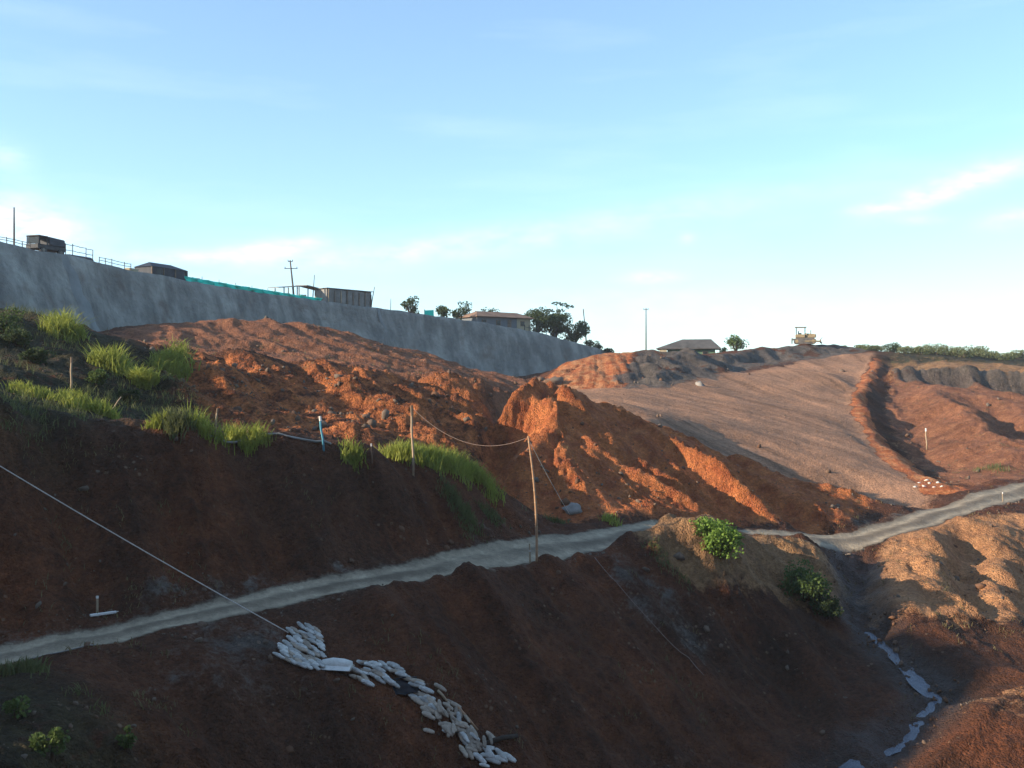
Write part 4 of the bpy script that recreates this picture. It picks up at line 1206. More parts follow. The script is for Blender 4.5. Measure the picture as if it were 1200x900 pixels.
def sparse_tree():
    p, _ = wall_at(650, 6.0)
    r = np.random.default_rng(3)
    root = empty('sparse_tree', p); tag(root, 'taller sparse tree with a flat tufted crown above the wall end', 'tree', 'planting along the wall top')
    m = MB(); m.tube([(0, 0, -.3), (.2, 0, 2.5), (.6, 0, 5.0), (.3, 0, 7.0)], [.16, .13, .09, .05], 7)
    tips = [(-1.2, .3, 6.3), (0.2, 0, 7.6), (1.6, .2, 7.4), (2.6, -.2, 7.0), (1.0, -.4, 6.2), (2.2, .3, 5.5), (-.3, 0, 5.4)]
    for t_ in tips: m.tube([(.5, 0, 4.6), ((.5 + t_[0]) / 2, t_[1] * .5, (4.6 + t_[2]) / 2 + .3), t_], [.06, .045, .02], 5)
    m.build('trunk', M_bark, root, smooth=True)
    V, F = leaves(np.array(tips), np.tile([[.85, .6, .32]], (len(tips), 1)), 420, .34, r)
    link_mesh('crown', mesh_np('crown', V, F, False), M_leaf_dark, root)


sparse_tree()
for i, (px, py, w_, h, lab) in enumerate(((692, 404, 3.0, 1.3, 'low scrub at the foot of the tilted pole'), (702, 407, 3.2, 1.1, 'low scrub on the wall end right of the tilted pole'), (713, 411, 2.6, 0.9, 'last low scrub where the wall end meets the heap'))):
    x, d = (px - 600) / FPX * 187, 187.5
    bush((x, d, max(ground(x, d), (450 - py) / FPX * d) - .35), w_, h, 330, .28, lab, 'shrub', M_leaf_dark, 'planting along the wall top', 'scrub', 30 + i, clumps=9)
x, d = (862 - 600) / FPX * 184, 184.0
bush((x, d, ground(x, d) - .2), 4.6, 3.6, 1200, .32, 'round green tree just right of the low house on the skyline', 'tree', M_leaf_mid, None, 'round_tree', 41, clumps=18, trunk=.3)
x, d = (849 - 600) / FPX * 183, 183.0
bush((x, d, ground(x, d) - .2), 1.8, 1.5, 260, .26, 'small bush tucked between the low house and the round tree', 'shrub', M_leaf_mid, None, 'small_bush', 42, clumps=8)
sk = [(990, 1.6, 1.0, 'tiny bush on the crest right of the bulldozer'), (1008, 2.6, 1.2, 'low bush at the head of the orange berm'), (1024, 3.2, 1.5, 'bush at the top of the raked slope, left of the scrub line'), (1045, 4.2, 2.5, 'dark peaked bush, tallest at the left of the skyline scrub'),
      (1062, 4.0, 1.9, 'second bush of the skyline scrub, right of the peaked one'), (1080, 4.0, 1.8, 'low bush in the dip of the skyline scrub'), (1096, 4.4, 2.6, 'bright rounded bush in the middle of the skyline scrub'), (1112, 4.2, 2.7, 'full bush right of the middle of the skyline scrub'),
      (1128, 4.6, 2.9, 'largest bush of the skyline scrub'), (1146, 4.2, 2.3, 'bush right of the largest one on the skyline'), (1162, 4.0, 1.8, 'low bush on the falling part of the skyline scrub'), (1178, 4.2, 1.9, 'bush near the right edge on the skyline'), (1196, 4.2, 1.8, 'bush cut by the right edge of the view on the skyline')]
for i, (px, w_, h, lab) in enumerate(sk):
    d = 186.0 - (i % 3) * 3; x = (px - 600) / FPX * d
    bush((x, d, ground(x, d) - .15), w_ * 1.25, h * .85, 1500, .22, lab, 'shrub', M_scrub if i != 3 else M_leaf_dark, 'scrub along the right skyline', 'scrub', 60 + i, clumps=12)

# left hillside and bench
hill = [(4, 390, 2.0, 1.5, 'dark bush at the left edge on top of the overgrown slope'), (75, 395, 2.3, 1.7, 'bright green bush at the brow of the overgrown slope under the wall'), (128, 432, 2.3, 1.7, 'yellowish green bush below the red notch on the overgrown slope'),
        (200, 437, 2.9, 1.6, 'wide green bush at the top of the dark hollow by the red hill'), (42, 425, 1.6, 0.9, 'small dull bush halfway up the overgrown slope'), (168, 452, 1.2, 1.3, 'narrow pale bush inside the dark hollow'), (112, 450, 1.4, 0.8, 'low bush under the yellowish green one'),
        (20, 405, 1.8, 1.0, 'dark low bush near the left edge of the overgrown slope'), (150, 470, 1.2, .8, 'small dark bush at the foot of the dark hollow')]
for i, (px, py, w_, h, lab) in enumerate(hill):
    b = gp(px, py, dmin=41)
    if i in (1, 2, 3, 5):
        grass((b.x, b.y), w_ * .5, w_ * .4, h * .85, 1100, lab, M_grass, 'bushes on the overgrown slope', 'feathery_bush', 'shrub', 180 + i, .03, .75)
        continue
    bush(b - Vector((0, 0, .1)), w_, h, 1500, .11, lab, 'shrub', (M_leaf_light, M_leaf_mid, M_leaf_light, M_leaf_light, M_leaf_dark, M_leaf_mid, M_leaf_mid, M_leaf_dark, M_leaf_dark)[i] if i else M_leaf_mid, 'bushes on the overgrown slope', 'shrub', 80 + i, clumps=14)
tufts = [(22, 458, 1.2, .5, 'leftmost tuft of the grass fringe on the bench'), (50, 464, 1.3, .6, 'grass tuft left of the upright stake on the bench'), (78, 472, 1.2, .7, 'grass tuft at the foot of the upright stake'), (102, 480, 1.3, .7, 'grass tuft right of the upright stake'),
         (125, 488, 1.0, .6, 'last tuft of the grass fringe by the leaning stick'), (185, 500, .7, .7, 'bright narrow grass tuft in the middle of the bench'), (212, 503, .9, .95, 'tall dull grass tuft left of the bright round one'), (238, 506, 1.1, 1.0, 'bright round grass tuft left of the slanted stake'),
         (276, 516, 1.0, .75, 'reedy grass tuft just right of the slanted stake'), (300, 517, 1.0, .7, 'reedy grass tuft in front of the orange rubble'), (416, 540, .8, .6, 'small bright grass tuft between the blue stake and the red stake')]
for i, (px, py, w_, h, lab) in enumerate(tufts):
    b = gp(px, py, dmin=36)
    grass((b.x, b.y), w_ * .8, w_ * .6, h * 1.15, 330, lab, M_grass if i not in (6,) else M_grass_dull, seed=i)
big = [(482, 47.4, 1.5, .85, 'left part of the large bright grass bank above the road'), (508, 48.4, 1.5, 1.0, 'middle of the large bright grass bank above the road'), (535, 49.4, 1.4, 1.0, 'right part of the large bright grass bank above the road'), (560, 50.2, 1.1, .8, 'right end of the large bright grass bank above the road')]
for i, (px, py, w_, h, lab) in enumerate(big):
    grass(((px - 600) / FPX * py, py + .2), w_ * .9, w_ * .6, h * 1.2, 1500, lab, M_grass, 'the large grass bank above the road', 'grass_bank', seed=40 + i)
low = [(540, 598, 1.3, .5, 700, 'dull grass hanging down the slope below the large grass bank'), (578, 606, .8, .4, 300, 'dull grass at the slope end next to the road bend'), (718, 612, .8, .6, 160, 'small green tuft at the foot of the orange heap'), (652, 612, .9, .5, 160, 'small weeds at the heap foot behind the bamboo pole'),
       (12, 790, 1.0, .6, 400, 'dark grass at the road edge by the lower left corner'), (1160, 552, 2.0, .6, 200, 'pale weeds on the road verge at the right edge'), (770, 652, 1.2, .35, 200, 'short dry grass on the road shoulder heap')]
for i, (px, py, w_, h, n, lab) in enumerate(low):
    b = gp(px, py)
    grass((b.x, b.y), w_, w_ * .7, h, n, lab, M_grass_dull if i not in (2,) else M_grass, 'low weeds beside the road', 'weeds', seed=60 + i)
b = gp(846, 652); bush(b - Vector((0, 0, .2)), 2.3, 2.0, 2600, .14, 'bright green leafy shrub on the road shoulder heap', 'shrub', M_leaf_light, None, 'leafy_shrub', 101, clumps=26)
b = gp(828, 625); bush(b - Vector((0, 0, .2)), 1.9, 0.9, 1300, .14, 'bright leafy shrub spreading at the top of the shoulder heap', 'shrub', M_leaf_light, None, 'leafy_shrub', 104, clumps=16)
b = gp(940, 700); bush(b - Vector((0, 0, .25)), 3.0, 2.1, 3200, .14, 'large dark green shrub on the shaded bank left of the gully', 'shrub', M_leaf_mid, None, 'leafy_shrub', 102, clumps=26)
b = gp(968, 722); bush(b - Vector((0, 0, .2)), 2.0, 1.3, 1500, .13, 'lower dark green shrub beside the gully mouth', 'shrub', M_leaf_dark, None, 'leafy_shrub', 103, clumps=16)
for i, (px, py, w_, h, n, lab) in enumerate(((58, 890, 1.0, 1.3, 700, 'tall leafy weed in the shade at the lower left'), (150, 880, .55, .8, 320, 'small leafy weed right of the tall one at the lower left'), (20, 840, .9, .7, 320, 'dark low weed at the lower left edge'))):
    b = gp(px, py)
    bush(b - Vector((0, 0, .1)), w_, h, n, .10, lab, 'weed', M_leaf_mid, 'leafy weeds at the lower left', 'leafy_weed', 120 + i, clumps=9)

# scattered weeds: nobody could count them
def scatter_weeds():
    r = np.random.default_rng(77)
    N = 42000
    d = np.exp(r.uniform(math.log(22), math.log(180), N)); th = np.radians(r.uniform(-31, 31, N))
    x = d * np.sin(th); y = d * np.cos(th)
    dens = np.clip(0.10 + 0.42 * bil(Z_green, x, y) + 0.35 * bil(Z_brown, x, y) - bil(Z_road.astype(np.float32), x, y) * 2 - bil(Z_tan, x, y) * 0.3 - bil(Z_heap, x, y) * .07 - bil(wall_near.astype(np.float32), x, y) * 1.5, 0, 1)
    dens = dens * sstep(-0.15, 0.45, fbm(x, y, 5.0, 3, 2))
    keep = r.random(N) < dens
    x, y, d = x[keep], y[keep], d[keep]
    n = len(x); per = 9
    xx = np.repeat(x, per) + r.normal(0, .16, n * per); yy = np.repeat(y, per) + r.normal(0, .16, n * per); dd = np.repeat(d, per)
    z = gz(xx, yy) - .03
    g = bil(Z_green, xx, yy)
    hts = (0.10 + 0.22 * r.random(n * per)) * (1 + 1.0 * g)
    V, F = blade_mesh(np.stack([xx, yy, z], 1), hts, .7, .016, r)
    V = V.reshape(-1, 7, 3)
    for nm, mk, mat, lab in (('dry_weeds', g < 0.35, M_dry, 'sparse dry weeds on the bare slopes'), ('low_grass', g >= 0.35, M_grass_dull, 'low dull grass covering the overgrown slopes')):
        k = np.nonzero(mk)[0]
        b = (np.arange(len(k)) * 7)[:, None]
        F2 = np.concatenate([b + np.array([q]) for q in ([0, 1, 3], [0, 3, 2], [2, 3, 5], [2, 5, 4], [4, 5, 6])], 0)
        o = link_mesh(nm, mesh_np(nm, V[k].reshape(-1, 3), F2, False), mat); tag(o, lab, 'weeds', kind='stuff')


scatter_weeds()

# ---------------------------------------------------------------- stones
def stone_base(seed, sub=1):
    import bmesh
    r = np.random.default_rng(seed)
    bm = bmesh.new(); bmesh.ops.create_icosphere(bm, subdivisions=sub, radius=1.0)
    V = np.array([v.co[:] for v in bm.verts]); F = np.array([[v.index for v in f.verts] for f in bm.faces]); bm.free()
    for _ in range(7):
        nrm = r.normal(0, 1, 3); nrm /= np.linalg.norm(nrm); dd = 0.45 + 0.4 * r.random()
        s_ = V @ nrm; V = V - np.maximum(0, s_ - dd)[:, None] * nrm
    V *= (0.85 + 0.3 * r.random((len(V), 1))) * np.array([1.0, 0.8, 0.62])
    return V, F


def rot_rand(r):
    q = r.normal(0, 1, 4); q /= np.linalg.norm(q); w_, x, y, z = q
    return np.array([[1 - 2 * (y * y + z * z), 2 * (x * y - z * w_), 2 * (x * z + y * w_)], [2 * (x * y + z * w_), 1 - 2 * (x * x + z * z), 2 * (y * z - x * w_)], [2 * (x * z - y * w_), 2 * (y * z + x * w_), 1 - 2 * (x * x + y * y)]])


def scatter_stones():
    r = np.random.default_rng(5)
    N = 95000
    d = np.exp(r.uniform(math.log(23), math.log(170), N)); th = np.radians(r.uniform(-31, 31, N))
    x = d * np.sin(th); y = d * np.cos(th)
    edge = np.exp(-((np.abs(bil(D_road, x, y)) - bil(HW, x, y) - .35) / .35) ** 2)
    dens = 0.075 + 0.30 * bil(Z_scarp, x, y) + 0.16 * bil(Z_heap, x, y) + 0.5 * edge + 0.18 * bil(Z_grey, x, y) + 0.5 * bil(Z_wet, x, y) + .12 * bil(Z_light, x, y) + .1 * bil(Z_brown, x, y) - bil(Z_road.astype(np.float32), x, y) * .8 - .05 * bil(Z_tan, x, y) - bil(wall_near.astype(np.float32), x, y)
    dens = dens * sstep(-0.3, 0.5, fbm(x, y, 2.5, 3, 3))
    k = r.random(N) < dens
    x, y, d = x[k], y[k], d[k]; n = len(x)
    sz = (0.028 + 0.05 * r.pareto(2.6, n)).clip(0, 0.20) * (0.5 + d / 75) * (1 + .6 * bil(Z_scarp, x, y))
    bases = [stone_base(i) for i in range(5)]
    Vs, Fs, off = [], [], 0
    z = gz(x, y)
    for i in range(n):
        B, F = bases[i % 5]
        V = (B * sz[i]) @ rot_rand(r).T + np.array([x[i], y[i], z[i] + sz[i] * .12])
        Vs.append(V); Fs.append(F + off); off += len(V)
    o = link_mesh('loose_stones', mesh_np('loose_stones', np.concatenate(Vs), np.concatenate(Fs), False), M_stone)
    tag(o, 'loose stones and clods strewn over the slopes', 'stones', kind='stuff')


scatter_stones()


def boulder(px, py, size, label, mat=None, seed=0, name='boulder', group='single boulders', sq=(1, 1, 1), sink=.25, dmin=12.0):
    p = gp(px, py, dmin=dmin)
    V, F = stone_base(300 + seed, 2 if size > 1 else 1)
    r = np.random.default_rng(seed)
    V = V * np.array(sq) * size * .5
    V += r.normal(0, size * .045, V.shape)
    o = link_mesh(name, mesh_np(name, V, F, False), mat or M_stone, None, p + Vector((0, 0, size * .22 - size * sink)))
    o.rotation_euler = (r.uniform(-.3, .3), r.uniform(-.3, .3), r.uniform(0, 6)); tag(o, label, 'boulder', group)


for i, a_ in enumerate(((672, 598, 1.3, 'large grey boulder at the foot of the orange heap', M_stone_grey), (662, 590, .8, 'smaller pale boulder leaning on the large grey one'), (648, 447, 2.6, 'dark block left of the pale orange mound below the wall'),
                         (634, 446, 2.0, 'smaller block beside the dark one below the wall'), (574, 463, .7, 'pale boulder on the right shoulder of the red hill'), (548, 492, .7, 'grey boulder on the dark flank of the red hill'),
                         (463, 470, .6, 'pale boulder high in the rubble scarp'), (428, 500, .8, 'grey boulder in the dark patch of the scarp'), (524, 643, .5, 'pale stone beside the road below the grass bank'), (549, 640, .45, 'second pale stone beside the road below the grass bank'),
                         (412, 660, .4, 'stone on the inner road verge'), (206, 518, .5, 'orange block sitting on the bench crest', M_stone), (758, 668, .6, 'rock on the broken outer edge of the road'), (795, 655, .8, 'rock under the shoulder heap'), (1118, 640, .7, 'rock at the rim of the hollow on the right bank'), (1150, 688, .8, 'rock inside the shaded hollow on the right bank'))):
    boulder(*a_[:4], mat=a_[4] if len(a_) > 4 else None, seed=i)
for i, (px, py) in enumerate(((1077, 566), (1083, 570), (1089, 567), (1094, 571), (1099, 566), (1086, 563), (1104, 570), (1072, 571))):
    boulder(px, py, .45, 'white rubble lump in the heap at the foot of the berm', M_stone_white, 50 + i, 'white_rubble_lump', 'white rubble at the foot of the berm', dmin=60)
boulder(820, 452, 2.2, 'pale upright rock standing among the grey spoil heaps', M_stone_grey, 90, 'upright_rock', sq=(.6, .6, 1.5), dmin=100)

# ---------------------------------------------------------------- stakes, the bamboo pole, ropes
def stake(bx, by, tx, ty, r_, mat, label, name='stake', dmin=36, group='marker stakes', cap=None):
    b = gp(bx, by, dmin=dmin); t = Vector(P(tx, ty, b.y))
    root = empty(name, b); tag(root, label, 'stake', group)
    v = t - b
    m = MB(); m.tube([v * -.12, v * .3 + Vector((r_ * .5, 0, 0)), v * .65 - Vector((r_ * .4, 0, 0)), v], [r_ * 1.1, r_, r_, r_ * .8], 7); m.build('shaft', mat, root, smooth=True)
    if cap is not None:
        m = MB(); m.tube([v * .86, v * 1.01], [r_ * 1.25, r_ * 1.2], 7); m.build('painted_tip', cap, root)
    return root, b, t


stake(83, 462, 84, 419, .045, M_stake, 'upright wooden stake among the grass on the left bench', cap=M_timber)
stake(130, 482, 142, 465, .03, M_stake, 'short leaning stick at the end of the grass fringe', 'leaning_stick')
stake(251, 515, 255, 479, .04, M_stake, 'slanted wooden stake at the edge of the orange rubble', cap=M_timber)
stake(379, 528, 375, 488, .045, M_blue_stake, 'blue painted stake on the bench crest', cap=M_whitep)
stake(436, 543, 435, 520, .03, M_rust, 'thin red stake between the blue stake and the roped post', cap=M_whitep)
_, rb, rt = stake(484, 556, 482.5, 476, .055, M_stake, 'tall wooden post at the grass bank with a rope tied on top', 'roped_post', cap=M_timber)
stake(1086, 527, 1085, 502, .075, M_stake, 'white marker post standing in the pit on the right', 'marker_post', dmin=85, cap=M_whitep)
stake(1175, 588, 1175, 577, .035, M_stake, 'small white peg on the verge of the right hand road', 'peg', dmin=60, cap=M_whitep)


def bamboo():
    b = gp(629, 660, dmin=38); t = Vector(P(619, 511, b.y))
    root = empty('bamboo_pole', b); tag(root, 'tall bent bamboo pole at the road edge', 'pole')
    v = t - b; pts = []; rs = []
    for k in range(22):
        f = k / 21; pts.append(v * f + Vector((math.sin(f * math.pi) * .12, 0, -.3 if k == 0 else 0))); rs.append(.058 - .016 * f)
    m = MB(); m.tube(pts, rs, 8); m.build('cane', M_bamboo, root, smooth=True)
    for k in range(2, 21, 2):
        m = MB(); c = pts[k]; m.tube([c - Vector((0, 0, .02)), c + Vector((0, 0, .02))], rs[k] * 1.16, 8); m.build('joint', M_stake, root)
    # the short post at its foot
    b2 = gp(621, 660, dmin=38)
    root2 = empty('short_post', b2); tag(root2, 'short thin post at the foot of the bamboo pole', 'post')
    m = MB(); m.tube([(0, 0, -.2), (0, 0, .4), (-.02, 0, .85)], [.04, .038, .035], 6); m.build('shaft', M_stake, root2)
    m = MB(); m.tube([(0, 0, .5), (0, 0, .56)], .05, 6); m.build('binding', M_rope, root2)
    return t


bt = bamboo()


def rope(a, b, sag, r_, label, name='rope', n=28, mat=None):
    a, b = Vector(a), Vector(b)
    m = MB(); m.tube([a.lerp(b, k / n) - a - Vector((0, 0, sag * 4 * (k / n) * (1 - k / n))) for k in range(n + 1)], r_, 5)
    o = m.build(name, mat or M_rope, None, smooth=True); o.location = a; tag(o, label, 'rope')


rope(rt - Vector((0, 0, .05)), bt - Vector((0, 0, .05)), .95, .012, 'sagging rope from the roped post to the bamboo pole', mat=M_rope_old)
rope(bt - Vector((0, 0, .1)), gp(668, 604, dmin=48) , .1, .016, 'slack guy line running back from the bamboo pole top')
ra = gp(338, 748); rope(ra + Vector((0, 0, .12)), Vector(P(-150, 454.5, 34.5)),   .12, .02, 'taut pale rope crossing the road from the sandbags to the upper left')
b = Vector(P(-150, 454.5, 34.5)); g_ = ground(b.x, b.y)
pole('anchor_stake', (b.x, b.y, g_), (b.x, b.y, max(b.z, g_) + .3), .06, .05, M_stake, 'wooden anchor stake of the taut rope left of the view', 'stake')


def draped(pxs, r_, label, name, mat, lift=.06):
    pts = []
    for (px, py) in pxs: pts.append(gp(px, py))
    P2 = resample(np.array([p_[:] for p_ in pts]), .35)
    z = gz(P2[:, 0], P2[:, 1]) + lift
    zz = smooth_line(np.stack([z, z], 1), 4)[:, 0]
    zz = np.maximum(zz, z - .02)
    a = Vector((P2[0, 0], P2[0, 1], zz[0]))
    m = MB(); m.tube([Vector((q[0], q[1], h_)) - a for q, h_ in zip(P2, zz)], r_, 6)
    o = m.build(name, mat, None, smooth=True); o.location = a; tag(o, label, 'rope' if 'rope' in name else 'pipe')


draped(((697, 657), (715, 678), (740, 708), (765, 738), (790, 765), (825, 795)), .016, 'pale rope lying down the dark slope below the road', 'fallen_rope', M_rope_old, .10)
draped(((243, 511), (290, 515), (340, 518), (388, 523)), .05, 'thin grey pipe lying along the bench crest', 'lying_pipe', M_block, .06)
draped(((112, 757), (70, 766), (30, 775)), .02, 'short grey cord along the road edge at the lower left', 'cord', M_block, .03)

# plank and peg by the road
b = gp(128, 722)
root = empty('white_plank', b, R(38)); tag(root, 'white plank lying beside the road at the lower left', 'plank')
m = MB(); m.box(-.62, .62, -.07, .07, .05, .11); m.build('board', M_whitep, root)
for x in (-.4, .4):
    m = MB(); m.box(x - .04, x + .04, -.1, .1, -.1, .046); m.build('bearer', M_timber, root)
b = gp(114, 720)
root = empty('short_peg', b); tag(root, 'short pale peg standing behind the white plank', 'peg')
m = MB(); m.tube([(0, 0, -.2), (0, 0, .6)], [.045, .04], 7); m.build('shaft', M_stake, root)
m = MB(); m.tube([(0, 0, .54), (0, 0, .62)], [.046, .044], 7); m.build('painted_tip', M_whitep, root)

# ---------------------------------------------------------------- sandbags
def bag_mesh(seed):
    r = np.random.default_rng(seed)
    nu, nv = 9, 10; V = []
    for i in range(nu):
        u = -1 + 2 * i / (nu - 1)
        w_ = (1 - abs(u) ** 3.2 * .55); t_ = (1 - abs(u) ** 2.6 * .72)
        for j in range(nv):
            a = 2 * math.pi * j / nv; ca, sa = math.cos(a), math.sin(a)
            V.append((u * .36, math.copysign(abs(ca) ** .8, ca) * (.125 if u < .85 else .17) * w_, math.copysign(abs(sa) ** .8, sa) * .085 * t_ + .016 * r.normal()))
    F = []
    for i in range(nu - 1):
        for j in range(nv): F.append((i * nv + j, i * nv + (j + 1) % nv, (i + 1) * nv + (j + 1) % nv, (i + 1) * nv + j))
    me = bpy.data.meshes.new('sandbag'); me.from_pydata([tuple(v) for v in V], [], F + [tuple(range(nv - 1, -1, -1)), tuple(range((nu - 1) * nv, nu * nv))]); me.update()
    me.polygons.foreach_set('use_smooth', np.ones(len(me.polygons), bool))
    return me


BAGS = [bag_mesh(i) for i in range(6)]; BAGS_D = [m_.copy() for m_ in BAGS]
for m_ in BAGS: m_.materials.append(M_bag)
for m_ in BAGS_D: m_.materials.append(M_bag_dirty)


def slope_frame(x, y):
    e = .5
    gx_ = (ground(x + e, y) - ground(x - e, y)) / (2 * e); gy_ = (ground(x, y + e) - ground(x, y - e)) / (2 * e)
    n_ = Vector((-gx_, -gy_, 1)).normalized()
    return n_


def lay_bag(p, ang, label, group, dirty=False, lift=.07, scale=1.0):
    n_ = slope_frame(p.x, p.y)
    d_ = Vector((math.cos(ang), math.sin(ang), 0)); d_ = (d_ - n_ * d_.dot(n_)).normalized()
    mt = Matrix((d_, n_.cross(d_), n_)).transposed().to_4x4()
    o = bpy.data.objects.new('sandbag', random.choice(BAGS_D if dirty else BAGS)); COL.objects.link(o)
    o.matrix_world = Matrix.Translation(p + n_ * lift) @ mt @ Matrix.Diagonal((scale, scale * random.uniform(.9, 1.1), scale * random.uniform(.9, 1.15), 1))
    if dirty and not label.startswith(('stained', 'collapsed')): label = 'mud stained ' + label.replace('white ', '').replace('loose ', '')
    elif label.startswith('collapsed'): label = ('brown soiled ' if dirty else 'pale ') + label
    tag(o, label, 'sandbag', group)
    return o


def in_poly(px, py, q):
    c = False
    for (x1, y1), (x2, y2) in zip(q, q[1:] + q[:1]):
        if (y1 > py) != (y2 > py) and px < (x2 - x1) * (py - y1) / (y2 - y1) + x1: c = not c
    return c


# the fan of neatly laid bags: rows across the slope
fan = [(322, 769), (337, 745), (355, 731), (367, 738), (376, 752), (382, 784), (362, 785), (340, 782)]
c0 = gp(352, 760)
ax = Vector((1, -.55, 0)).normalized(); ay = Vector((ax.y, -ax.x, 0))
for i in range(-9, 10):
    for j in range(-24, 25):
        q = c0 + ax * (i * .36 + (j % 2) * .17 + random.uniform(-.05, .05)) + ay * (j * .138 + random.uniform(-.02, .02))
        q.z = ground(q.x, q.y)
        px = q.x / q.y * FPX + 600; py = 450 - q.z / q.y * FPX
        if in_poly(px, py, fan):
            lay_bag(q, math.atan2(ax.y, ax.x) + random.gauss(0, .14), 'white sandbag in the fan shaped revetment below the road', 'sandbags of the fan below the road', random.random() < .28, .05 + .09 * random.random(), random.uniform(.56, .68))
# sheet roll that joins the fan and the line of bags
b = gp(394, 783); b2 = gp(407, 783)
root = empty('white_sheet_roll', b); tag(root, 'white rolled sheet joining the sandbag fan and the bag line', 'sheet')
m = MB(); m.tube([(-.45, .05, .1), (-.1, 0, .14), (.25, -.05, .12), (.5, -.1, .08)], [.17, .2, .2, .18], 10); m.build('roll', M_tarp_white, root, smooth=True)
m = MB(); m.add([(-.5, -.3, .02), (.5, -.42, .0), (.55, -.1, .2), (-.45, .05, .2)], [(0, 1, 2, 3)]); o = m.build('loose_flap', M_tarp_white, root); o.modifiers.new('thickness', 'SOLIDIFY').thickness = .02
# two files of bags running down
def bag_file(pts, n, label, group, ang, dirty=.2, sc=.62, jit=.05):
    for k in range(n):
        f = k / (n - 1) * (len(pts) - 1); i = min(int(f), len(pts) - 2); t_ = f - i
        p = gp(pts[i][0] * (1 - t_) + pts[i + 1][0] * t_, pts[i][1] * (1 - t_) + pts[i + 1][1] * t_)
        p += Vector((random.gauss(0, jit), random.gauss(0, jit), 0)); p.z = ground(p.x, p.y)
        lay_bag(p, ang + random.gauss(0, .18), label, group, random.random() < dirty, .06 + .06 * random.random(), random.uniform(.9, 1.1) * sc)


bag_file([(422, 780), (450, 783), (470, 793), (490, 806), (503, 820)], 26, 'sandbag in the upper file beside the dark hole', 'upper file of sandbags', -.2, .2)
bag_file([(404, 788), (425, 790), (445, 797), (458, 803)], 18, 'sandbag in the lower file left of the dark hole', 'lower file of sandbags', -.3, .25)
bag_file([(420, 797), (432, 803)], 4, 'loose sandbag below the lower file', 'loose sandbags below the lower file', -.3, .3)
bag_file([(485, 824), (495, 822), (505, 830), (515, 838)], 10, 'stained sandbag just below the dark hole', 'stained sandbags below the black sheet', -.6, .6, .75)
b = gp(475, 810)
n_ = slope_frame(b.x, b.y); root = empty('dark_hole_sheet', b); root.rotation_euler = n_.to_track_quat('Z', 'Y').to_euler(); tag(root, 'black sheet standing in for a dark hole between the two files of sandbags', 'sheet')  # black sheet laid to paint the shade of a hole among the bags
V, F = [], []
for i in range(9):
    for j in range(6): V.append(((i - 4) * .11, (j - 2.5) * .11, .10 + .05 * math.sin(i * 1.3 + j) + .03 * math.cos(j * 2.1)))
for i in range(8):
    for j in range(5): F.append((i * 6 + j, i * 6 + 6 + j, i * 6 + 7 + j, i * 6 + j + 1))
o = link_mesh('sheet', mesh_np('sheet', V, F), M_black, root); o.modifiers.new('thickness', 'SOLIDIFY').thickness = .015
m = MB(); m.tube([(-.45, .3, .12), (.0, .33, .14), (.45, .3, .1)], .03, 6); m.build('folded_edge', M_black, root, smooth=True)
# the jumble further down
for k in range(60):
    f = random.random(); px = 505 + f * 62 + random.gauss(0, 9); py = 832 + f * 52 + random.gauss(0, 8) - (f < .3) * 3
    p = gp(px, py)
    lay_bag(p, random.uniform(-1.4, .2), 'collapsed sandbag in the jumble further down the slope', 'collapsed sandbags in the jumble', random.random() < .85, .05 + .1 * random.random(), random.uniform(.5, .72))
for k in range(7):
    p = gp(562 + k * 5 + random.gauss(0, 2), 894 + random.gauss(0, 3))
    lay_bag(p, random.uniform(-.8, .2), 'pale sandbag in the little heap at the lower end of the jumble', 'pale sandbags at the lower end', False, .06 + .08 * random.random(), .75)


def lying(pa, pb, r_, mat, label, name, cat, group=None, lift=.1):
    a, b = gp(*pa), gp(*pb); a = a + Vector((0, 0, lift)); b = b + Vector((0, 0, lift))
    m = MB(); m.tube([Vector((0, 0, 0)), (b - a) * .5 + Vector((0, 0, r_ * .5)), b - a], [r_, r_ * .95, r_ * .85], 7)
    o = m.build(name, mat, None, smooth=True); o.location = a; tag(o, label, cat, group)


lying((532, 832), (560, 862), .045, M_bamboo, 'long pale cane along the upper edge of the sandbag jumble', 'cane', 'cane', 'canes in the jumble')
lying((513, 816), (524, 826), .05, M_stake, 'short pale cane above the sandbag jumble', 'cane', 'cane', 'canes in the jumble')
lying((507, 836), (524, 866), .04, M_timber, 'brown cane lying across the sandbag jumble', 'cane', 'cane', 'canes in the jumble')
lying((540, 858), (566, 884), .05, M_timber, 'dark cane low in the sandbag jumble', 'cane', 'cane', 'canes in the jumble')
lying((568, 876), (606, 866), .09, M_log, 'dark log lying right of the sandbag jumble', 'log', 'log')

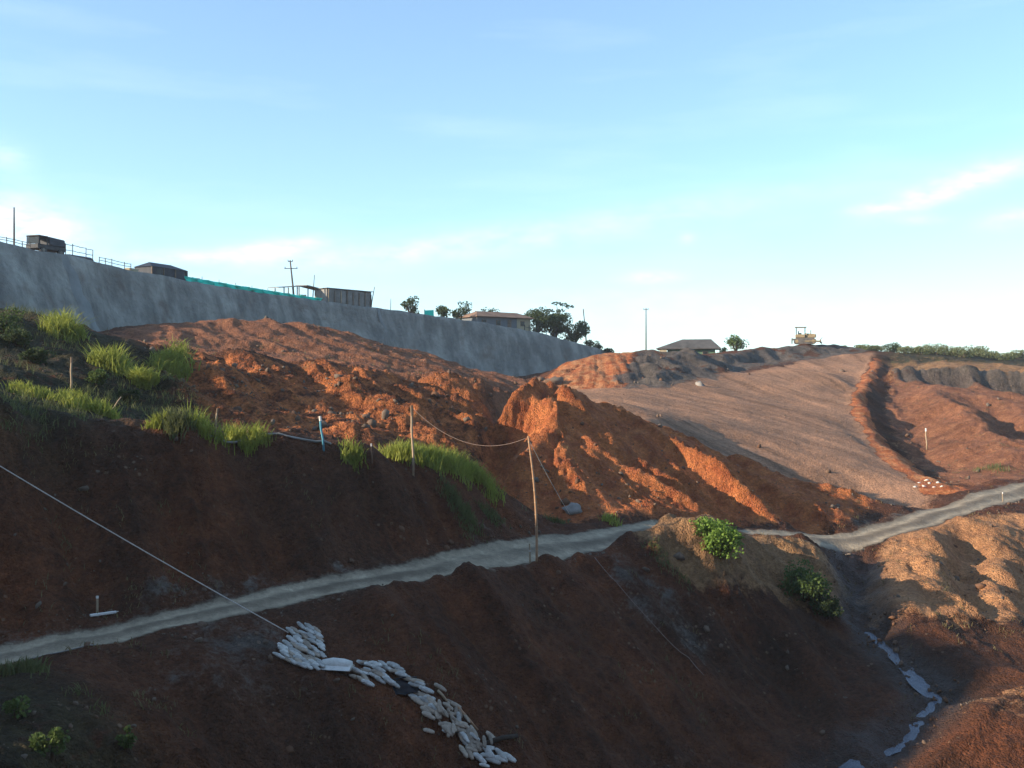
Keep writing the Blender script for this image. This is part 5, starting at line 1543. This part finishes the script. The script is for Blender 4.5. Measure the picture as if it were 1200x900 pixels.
# ---------------------------------------------------------------- the stream
def stream():
    pts = resample(np.array(LINES['stream'])[4:12], .25); pts = smooth_line(pts, 5)
    x, y = pts[:, 0].copy(), pts[:, 1].copy(); n = len(x)
    u = np.arange(n) * .25
    x += fbm(u, u * 0, 2.2, 3, 1) * .25; y += fbm(u, u * 0 + 9, 2.2, 3, 2) * .25
    t = np.stack([np.gradient(x), np.gradient(y)], 1); t /= np.linalg.norm(t, axis=1)[:, None]; nr = np.stack([-t[:, 1], t[:, 0]], 1)
    hw = .30 + .18 * (fbm(u, u * 0 + 3, 1.6, 2, 5))
    z0 = np.stack([gz(x + nr[:, 0] * s_, y + nr[:, 1] * s_) for s_ in (-.3, 0, .3)]).min(0) + .045
    z = np.minimum.accumulate(smooth_line(np.stack([z0, z0], 1), 8)[:, 0])
    z = np.maximum(z, z0 - .05)
    V = []
    for s_ in (-1, -.5, 0, .5, 1):
        V.append(np.stack([x + nr[:, 0] * hw * s_, y + nr[:, 1] * hw * s_, z + fbm(x * 3, y * 3 + s_, 1.0, 2, 3) * .03 - .03 * abs(s_)], 1))
    V = np.stack(V, 1); idx = np.arange(n * 5).reshape(n, 5)
    F = np.stack([idx[:-1, :-1], idx[1:, :-1], idx[1:, 1:], idx[:-1, 1:]], -1).reshape(-1, 4)
    o = link_mesh('stream_water', mesh_np('stream_water', V.reshape(-1, 3), F), M_water); tag(o, 'thin stream of water winding down the gully', kind='structure')


stream()

# ---------------------------------------------------------------- the air: an even thin haze round everything
def haze():
    m = MB(); m.box(-7200, 7200, -7200, 7200, -26, 62)
    t = bpy.data.materials.new('haze'); t.use_nodes = True
    n = t.node_tree.nodes; n.clear()
    o_ = n.new('ShaderNodeOutputMaterial'); v = n.new('ShaderNodeVolumePrincipled')
    v.inputs['Density'].default_value = 0.00025; v.inputs['Color'].default_value = (0.86, 0.93, 1.0, 1); v.inputs['Anisotropy'].default_value = 0.2
    t.node_tree.links.new(v.outputs[0], o_.inputs['Volume'])
    o = m.build('haze', t); tag(o, 'thin pale haze in the air over the whole site', 'haze', kind='stuff')


haze()
